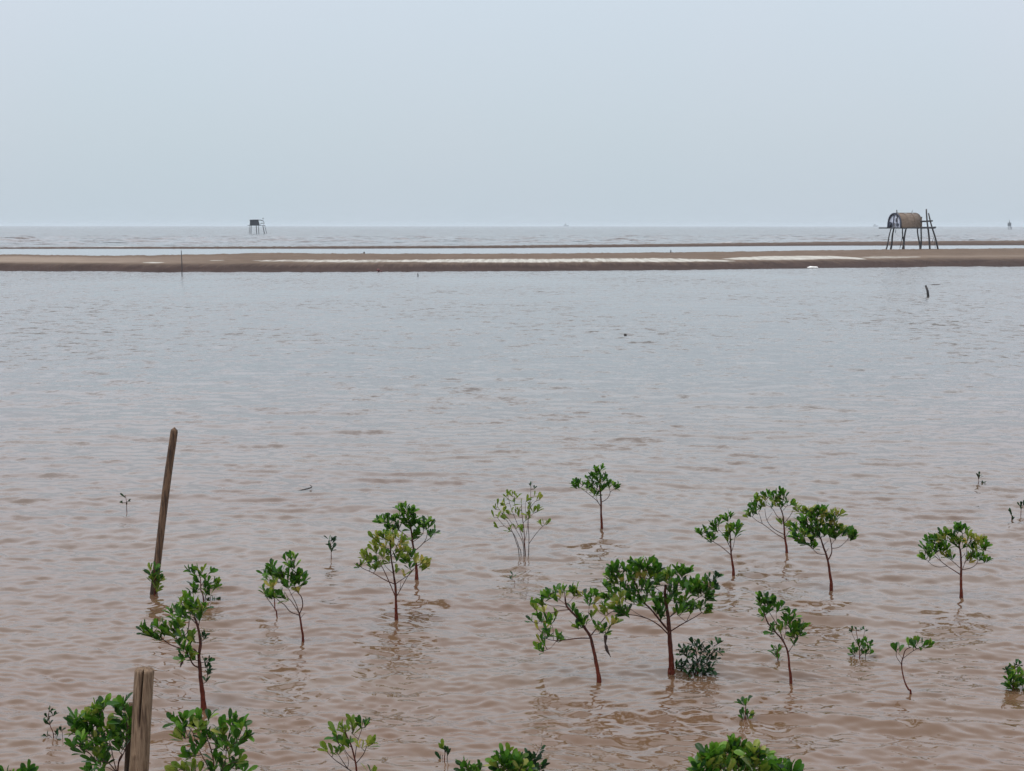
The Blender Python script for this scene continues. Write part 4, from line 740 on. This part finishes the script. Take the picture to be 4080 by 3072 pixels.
# thin far stakes
def stake(p0, p1, r, name, label, cat, D=None, z=0, mtl='dark_pole', n=8):
    q = on_z(*p0, z); d = q.y if D is None else D
    a = at_depth(*p0, d); c = at_depth(*p1, d)
    b = MB(); mid = a.lerp(c, .5)+Vector((r*.6, 0, 0))
    b.tube([a+(a-c)*.25, a, mid, c], [r, r, r*.95, r*.8], n, jit=.1)
    return tag(b.build(name, M[mtl]), label, cat)
stake((725, 1094), (722, 998), .030, 'marker_stake', 'tall thin stake at the near edge of the sand bar on the left', 'stake')
stake((3698, 1182), (3688, 1137), .055, 'leaning_stake', 'short black stake leaning left in open water below the barrel-roofed hut', 'stake')
stake((1665, 1101), (1664, 1089), .03, 'mooring_stake', 'very short dark stub in the water just off the sand bar, left of centre', 'stake')
stake((2672, 1006), (2672, 996), .05, 'marker_stake', 'tiny stick on the crest of the sand bar right of centre', 'stake', z=.46)
stake((2493, 1338), (2487, 1332), .035, 'floating_debris', 'tiny black scrap floating in the middle of the open water', 'debris')

def lump(name, px_, py_, z, sx, sy, sz, mtl, label, cat, seed=0, rot=0):
    c = on_z(px_, py_, z); vs_ = []; fs_ = []; n, r_ = 14, 7
    for i in range(r_+1):
        ph = math.pi*i/r_
        for k in range(n):
            th = 2*math.pi*k/n
            p = Vector((math.cos(th)*math.sin(ph), math.sin(th)*math.sin(ph), math.cos(ph)))
            f = 1+.45*noise.noise(p*1.7+Vector((seed, 0, 0)))+.2*noise.noise(p*4+Vector((seed, 3, 0)))
            q = Vector((p.x*sx*f, p.y*sy*f, p.z*sz*f)); q.rotate(Matrix.Rotation(rot, 3, 'Y'))
            vs_.append(c+q)
    for i in range(r_):
        for k in range(n): fs_.append((i*n+k, (i+1)*n+k, (i+1)*n+(k+1) % n, i*n+(k+1) % n))
    b = MB(); b.add(vs_, fs_); return tag(b.build(name, M[mtl]), label, cat)
def flat(name, c0, rough=.6):
    m, t, b = mat(name); v = coords(t, (1, 1, 1)); n = tnoise(t, v, 6, 4)
    r = ramp(t, n.outputs[0], [(.3, tuple(x*.75 for x in c0)), (.7, tuple(min(1, x*1.15) for x in c0))]); L(t, r.outputs[0], b.inputs['Base Color']); b.inputs['Roughness'].default_value = rough; return m
M['white'] = flat('white_plastic', (.80, .80, .78)); M['maroon'] = flat('maroon_cloth', (.12, .03, .03)); M['debris'] = flat('wet_driftwood', (.04, .03, .025))
M['boat'] = flat('far_hull', (.12, .14, .16))
lump('plastic_sheet', 3238, 1066, .03, .38, .2, .10, 'white', 'white plastic sheet lying at the water edge of the sand bar', 'litter', 2)
lump('litter_bundle', 1507, 1077, .10, .10, .1, .10, 'maroon', 'dark red bundle on the wet front slope of the sand bar', 'litter', 4)
lump('litter_bundle', 1519, 1080, .06, .05, .05, .05, 'maroon', 'smaller dark red scrap right beside the red bundle on the sand bar slope', 'litter', 6)
lump('beach_stone', 1451, 1008, .48, .07, .07, .12, 'debris', 'small dark lump sitting on the crest of the sand bar left of centre', 'stone', 7)
lump('driftwood', 3727, 1135, .0, .26, .07, .035, 'debris', 'flat dark piece of driftwood floating right of the leaning black stake', 'driftwood', 8)
# half sunk branch with a raised tip
b = MB(); q0 = on_z(1160, 1957); q1 = on_z(1243, 1950)
b.tube(smooth_line([q0+Vector((0, 0, -.02)), q0.lerp(q1, .5)+Vector((0, 0, .004)), q1+Vector((-.04, 0, .012)), q1+Vector((0, 0, .03)), q1+Vector((-.03, .02, .05))], 4), [.003, .005, .006, .006, .006, .006, .007, .008, .008, .008, .008, .007, .006, .005, .004, .003, .002], 7, jit=.3)
tag(b.build('floating_branch', M['debris']), 'thin half sunken branch with an upturned tip, floating right of the tall leaning post', 'branch')

# ------------------------------------------------------------------ stilt hut on the bar
def thatch():
    m, t, b = mat('thatch_matting'); 
    g = N(t, 'ShaderNodeTexCoord'); mp = N(t, 'ShaderNodeMapping'); mp.inputs['Scale'].default_value = (3, 3, 14); L(t, g.outputs['Object'], mp.inputs[0])
    n = tnoise(t, mp.outputs[0], 1, 6, .7)
    r = ramp(t, n.outputs[0], [(.25, (.065, .048, .038)), (.5, (.15, .112, .086)), (.75, (.24, .185, .145))]); L(t, r.outputs[0], b.inputs['Base Color']); b.inputs['Roughness'].default_value = .95
    bp = N(t, 'ShaderNodeBump'); bp.inputs['Distance'].default_value = .03; bp.inputs['Strength'].default_value = .7; L(t, n.outputs[0], bp.inputs['Height']); L(t, bp.outputs[0], b.inputs['Normal']); return m
M['thatch'] = thatch(); M['tarp'] = flat('pale_blue_tarp', (.42, .46, .56)); M['navy'] = flat('dark_blue_shade_and_tarp', (.025, .032, .06)); M['deck'] = flat('weathered_deck_boards', (.045, .045, .052), .9); M['reed'] = flat('grey_reed_wall', (.16, .16, .18), .9)
M['hull'] = flat('far_dark_boards', (.028, .034, .046), .9)
GH = 'stilt huts standing over the flats'
bx, by = cp('U', 700, 690); HB = on_z(bx, by, .47); HD = HB.y
vd = Vector((HB.x, HB.y, 0)).normalized(); rg_ = Vector((vd.y, -vd.x, 0))
hut = thing('stilt_hut', HB, 'brown barrel-roofed hut on tall wooden legs on the sand bar at the right', 'hut', GH)
def hp(x, y, dz=0.0):
    """point at crop pixel in the hut's own vertical plane, pushed dz metres away from the shore"""
    X, Y = cp('U', x, y); r = ray(X, Y)
    t = (HB-CAMP).dot(vd)/r.dot(vd); p = CAMP+r*t
    s = 1+dz/((HB-CAMP).dot(vd)); return CAMP+(p-CAMP)*s
U_ = .30741*HD/F*1.0
legs = [((425, 692), (490, 425), .055, -.6), ((482, 695), (525, 425), .075, .6), ((637, 692), (684, 425), .075, -.7), ((655, 690), (636, 425), .055, .7), ((863, 690), (830, 425), .065, -.5),
        ((872, 690), (885, 272), .06, .6), ((990, 688), (946, 172), .07, -.5), ((1095, 688), (974, 224), .065, .5)]
for (a, c, r, dz) in legs:
    p0 = hp(*a, dz); p1 = hp(*c, dz); p0 = p0+(p0-p1).normalized()*.35
    b = MB(); b.tube(smooth_line([p0, p0.lerp(p1, .35)+rg_*.04, p0.lerp(p1, .7)-rg_*.03, p1], 3), [1.42*r*(1.1-.35*i/9) for i in range(10)], 8, jit=.15); b.build('leg', M['dark_pole'], hut)
for (a, c, r, dz) in [((603, 684), (642, 500), .03, 0), ((1020, 605), (1042, 535), .025, 0), ((545, 485), (552, 435), .03, -.6), ((1062, 680), (1050, 560), .02, .6)]:
    b = MB(); b.tube([hp(*a, dz), hp(*c, dz)], [r, r], 6); b.build('brace', M['dark_pole'], hut)
zd = hp(700, 415).z
# deck: boards along the hut plus cross beams
TH = R(37)
ua = rg_*math.cos(TH)+vd*math.sin(TH); va = -rg_*math.sin(TH)+vd*math.cos(TH)
b = MB(); c0 = hp(690, 418)
for k in range(13):
    y = -1.15+k*.19
    lft = -3.0 if k in (4, 5, 6) else -1.9+.1*math.sin(k*3); rgt = 2.95+.15*math.sin(k*5)
    s0 = rg_*lft*1.0; s1 = rg_*rgt
    cc = c0+rg_*((lft+rgt)/2)+vd*y+Vector((0, 0, .012*math.sin(k*2.3)))
    b.box(cc, rg_*(rgt-lft), vd*.165, Vector((0, 0, .11)))
for xq in (490, 525, 660, 840, 885, 965, 1030):
    p = hp(xq, 418); p.z = zd-.07; b.box(p, rg_*.12, vd*2.6, Vector((0, 0, .12)))
# tip boards
b.box(hp(410, 418)+Vector((0, 0, .0)), rg_*1.3, vd*.3, Vector((0, 0, .04)))
b.build('deck', M['deck'], hut, smooth=False)
for (a, c, r, dz) in [((845, 332), (1030, 325), .10, -.1), ((850, 412), (1072, 408), .09, .5), ((878, 413), (1068, 411), .08, -.5)]:
    b = MB(); b.tube([hp(*a, dz), hp((a[0]+c[0])/2, (a[1]+c[1])/2+3, dz), hp(*c, dz)], [r, r*.95, r*.9], 7, jit=.2); b.build('rail', M['dark_pole'], hut)
# barrel vault
Lh, Wh, Hh = 2.75, 2.35, 1.56
cb = hp(668, 405); cb.z = zd+.03
def arch(t, s=1.0):      # t 0..1 across
    th = math.pi*t; x = -math.cos(th); z = math.sin(th)**.74
    return x*Wh/2*s*(1+.06*(1-abs(x))), z*Hh*s
def vault(mb, u0, u1, s0=1.0, s1=1.0, n=26, thick=.07, wob=0):
    vs_ = []
    for k, u_ in enumerate((u0, u1)):
        for s in (s0, s1):
            for i in range(n+1):
                x, z = arch(i/n, s); vs_.append(cb+ua*u_+va*x+Vector((0, 0, z)))
    m1 = n+1; fs_ = []
    for i in range(n):
        fs_ += [(i, i+1, 2*m1+i+1, 2*m1+i), (m1+i, 3*m1+i, 3*m1+i+1, m1+i+1), (i, m1+i, m1+i+1, i+1), (2*m1+i, 2*m1+i+1, 3*m1+i+1, 3*m1+i)]
    mb.add(vs_, fs_)
b = MB(); vault(b, -Lh/2, Lh/2, 1.0, .95)
roof = b.build('roof', M['thatch'], hut)
for q in (-1.0, -.35, .35, 1.0):
    b = MB(); vault(b, q*Lh/2-.025, q*Lh/2+.025, 1.035, 1.003); b.build('binding_strip', M['dark_pole'] if q == -1.0 else M['thatch'], roof)
b = MB(); vault(b, -Lh/2-.10, -Lh/2-.02, 1.04, .93); b.build('roof_edge', M['navy'], roof)  # dark blue puts the overhang's shadow into the edge colour
b = MB(); p = [cb+ua*(-Lh/2+.05*i)+Vector((0, 0, Hh*1.03)) for i in (0, 56)]; b.tube(p, [.03, .03], 6); b.build('ridge_pole', M['thatch'], roof)
# end walls (front has a pale tarp panel, window holes painted dark for their inner shade and a doorway)
def endwall(mb, u_, s=.94, n=20):
    vs_ = []
    for w_ in (u_, u_+.05):
        for i in range(n+1):
            x, z = arch(i/n, s); vs_.append(cb+ua*w_+va*x+Vector((0, 0, z)))
    m1 = n+1; mb.add(vs_, [tuple(range(m1))[::-1], tuple(range(m1, 2*m1))]+[(i, i+1, m1+i+1, m1+i) for i in range(n)])
b = MB(); endwall(b, Lh/2-.12); b.build('back_wall', M['reed'], hut)
b = MB(); endwall(b, -Lh/2+.02); b.build('front_wall', M['tarp'], hut)
def panel(name, y0, y1, z0, z1, mt, off=.0, par=hut, skew=.0):
    b = MB(); c = cb+ua*(-Lh/2-.02-off)+va*((y0+y1)/2)+Vector((0, 0, (z0+z1)/2)); b.box(c, va*(y1-y0), ua*.03, Vector((0, 0, z1-z0))+va*skew); return b.build(name, M[mt], par, smooth=False)
panel('window', -.50, -.22, .62, 1.02, 'navy', .035)  # dark sheets standing in for the shade inside the window holes
panel('window', -.78, -.35, .18, .44, 'navy', .035)
panel('tarp_panel', .10, .22, .1, 1.36, 'navy', .04, skew=-.15)
panel('tarp_flap', .62, 1.02, .05, .60, 'navy', .02, skew=-.1)
panel('door_mat', -.15, .08, .0, .5, 'reed', .02)
b = MB(); b.tube([hp(566, 240, -1.2), hp(563, 182, -1.2)], [.06, .05], 7); b.tube([hp(566, 405, -1.25), hp(566, 240, -1.2)], [.04, .06], 7); b.build('post', M['dark_pole'], hut)
b = MB(); b.tube([hp(755, 235, .2), hp(762, 205, .2), hp(770, 184, .2)], [.02, .02, .012], 6); b.tube([hp(762, 205, .2), hp(752, 198, .2)], [.012, .01], 5); b.build('roof_stick', M['dark_pole'], hut)
b = MB(); b.box(hp(480, 378, -.3), (hp(500, 352, -.3)-hp(462, 400, -.3)), vd*.5, Vector((0, 0, .16))); b.build('side_board', M['navy'], hut, smooth=False)

# ------------------------------------------------------------------ far hut in the sea
bx, by = cp('V', 1090, 800); VB = on_z(bx, by, 0); 
vd2 = Vector((VB.x, VB.y, 0)).normalized(); rg2 = Vector((vd2.y, -vd2.x, 0))
hut2 = thing('stilt_hut', VB, 'small dark blue-grey box hut on stilts far out in the sea at the left', 'hut', GH)
def vp(x, y, dz=0.0):
    X, Y = cp('V', x, y); r = ray(X, Y); q = (VB-CAMP).dot(vd2); p = CAMP+r*(q/r.dot(vd2)); return CAMP+(p-CAMP)*(1+dz/q)
for (a, c, r, dz) in [((820, 805), (845, 520), .09, 1.2), ((883, 812), (892, 520), .16, -1.2), ((1088, 812), (1072, 520), .16, -1.2), ((1162, 808), (1153, 520), .12, 1.2), ((1362, 812), (1305, 520), .17, -1.2), ((1440, 800), (1365, 500), .10, 1.2)]:
    p0 = vp(*a, dz); p1 = vp(*c, dz); b = MB(); b.tube([p0+(p0-p1)*.3, p0, p1], [r, r, r*.85], 7, jit=.1); b.build('leg', M['far_pole'], hut2)
b = MB(); c1 = vp(1075, 516); b.box(c1, rg2*(vp(1385, 516)-vp(765, 516)).length, vd2*3.0, Vector((0, 0, .16))); b.build('deck', M['far_pole'], hut2, smooth=False)
q = [vp(838, 512), vp(1196, 512), vp(1148, 330), vp(850, 330)]
b = MB(); b.add([p-vd2*1.2 for p in q]+[p+vd2*1.2 for p in q], [(0, 1, 2, 3), (7, 6, 5, 4), (0, 4, 5, 1), (1, 5, 6, 2), (2, 6, 7, 3), (3, 7, 4, 0)]); b.build('cabin', M['hull'], hut2, smooth=False)
ln = [vp(832, 326), vp(1000, 318), vp(1150, 320), vp(1240, 330), vp(1300, 350), vp(1340, 372)]
b = MB()
vs_ = []
for p in ln: vs_ += [p-vd2*1.4+Vector((0, 0, .10)), p+vd2*1.4+Vector((0, 0, .10)), p+vd2*1.4-Vector((0, 0, .16)), p-vd2*1.4-Vector((0, 0, .16))]
fs_ = [(0, 3, 2, 1), (20, 21, 22, 23)]
for i in range(5):
    for k in range(4): fs_.append((i*4+k, i*4+(k+1) % 4, i*4+4+(k+1) % 4, i*4+4+k))
b.add(vs_, fs_); b.build('roof', M['far_pole'], hut2, smooth=False)
for (a, c, r, dz) in [((1235, 440), (1370, 430), .12, -.8), ((1225, 440), (1222, 510), .06, -.8), ((1335, 380), (1330, 500), .05, .6)]:
    b = MB(); b.tube([vp(*a, dz), vp(*c, dz)], [r, r], 6); b.build('rail', M['far_pole'], hut2)
b = MB(); b.tube([vp(1312, 360), vp(1311, 290), vp(1311, 255)], [.03, .05, .10], 6); b.tube([vp(1311, 290), vp(1311, 262), vp(1313, 245)], [.17, .20, .04], 8); b.build('lamp_pole', M['far_pole'], hut2)

# ------------------------------------------------------------------ very far things
Y0 = 1350.0
def tp_(x, y, d=Y0): return at_depth(*cp('U', x, y), d)
tw = thing('fishing_tower', Vector((tp_(2035, 430).x, Y0, 0)), 'faint spindly tower of poles on the horizon at the right edge', 'tower')
for (a, c, r) in [((2014, 430), (2020, 345), .30), ((2058, 432), (2028, 345), .26), ((2038, 432), (2024, 320), .18)]:
    p0 = tp_(*a); p0.z = -1; b = MB(); b.tube([p0, tp_(*c)], [r, r*.7], 6); b.build('leg', M['far_pole'], tw)
b = MB(); b.box(tp_(2023, 372), Vector((2.6, 0, 0)), Vector((0, 2, 0)), Vector((0, 0, 3.2))); b.build('cabin', M['boat'], tw, smooth=False)
b = MB(); b.tube([tp_(2022, 350), tp_(2025, 312)], [.22, .12], 6); b.build('mast', M['far_pole'], tw)
def ship(px_, py_, w_px, label):
    d = 7000.0; base = at_depth(px_, py_, d); base.z = 0; s = w_px*d/F
    T = thing('ship', base, label, 'ship')
    b = MB(); hh = s*.20; o = base
    prof = [(-.5, 1.0), (-.42, .0), (.40, .0), (.5, 1.15)]
    vs_ = []
    for yy in (-.09, .09): vs_ += [o+Vector((x*s, yy*s*(1 if abs(x) < .45 else .3), z*hh-(.3 if z == 0 else 0)+.6)) for x, z in prof]
    b.add(vs_, [(0, 1, 2, 3), (7, 6, 5, 4), (0, 3, 7, 4), (1, 5, 6, 2), (0, 4, 5, 1), (2, 6, 7, 3)]); b.build('hull', M['boat'], T, smooth=False)
    b = MB(); b.box(o+Vector((-.12*s, 0, hh*1.5+.4)), Vector((.34*s, 0, 0)), Vector((0, .12*s, 0)), Vector((0, 0, hh*1.1))); b.box(o+Vector((-.12*s, 0, hh*2.3+.4)), Vector((.16*s, 0, 0)), Vector((0, .1*s, 0)), Vector((0, 0, hh*.6))); b.build('deckhouse', M['boat'], T, smooth=False)
ship(2256, 899, 23, 'very faint ship on the horizon right of the middle')
ship(3488, 901, 22, 'barely visible ship on the horizon just left of the barrel-roofed hut')

# ------------------------------------------------------------------ haze
HZ = .00014
hm = bpy.data.materials.new('sea_haze'); hm.use_nodes = True; t = hm.node_tree; t.nodes.clear()
ov = N(t, 'ShaderNodeOutputMaterial'); pv = N(t, 'ShaderNodeVolumePrincipled'); pv.inputs['Color'].default_value = (.74, .82, .88, 1); pv.inputs['Density'].default_value = HZ; pv.inputs['Anisotropy'].default_value = 0.0
L(t, pv.outputs[0], ov.inputs['Volume'])
b = MB(); b.box((0, 8600, 7.0), (33000, 0, 0), (0, 17400, 0), (0, 0, 18.0)); o = b.build('haze', hm, smooth=False); o['kind'] = 'stuff'
sc.cycles.volume_bounces = 2
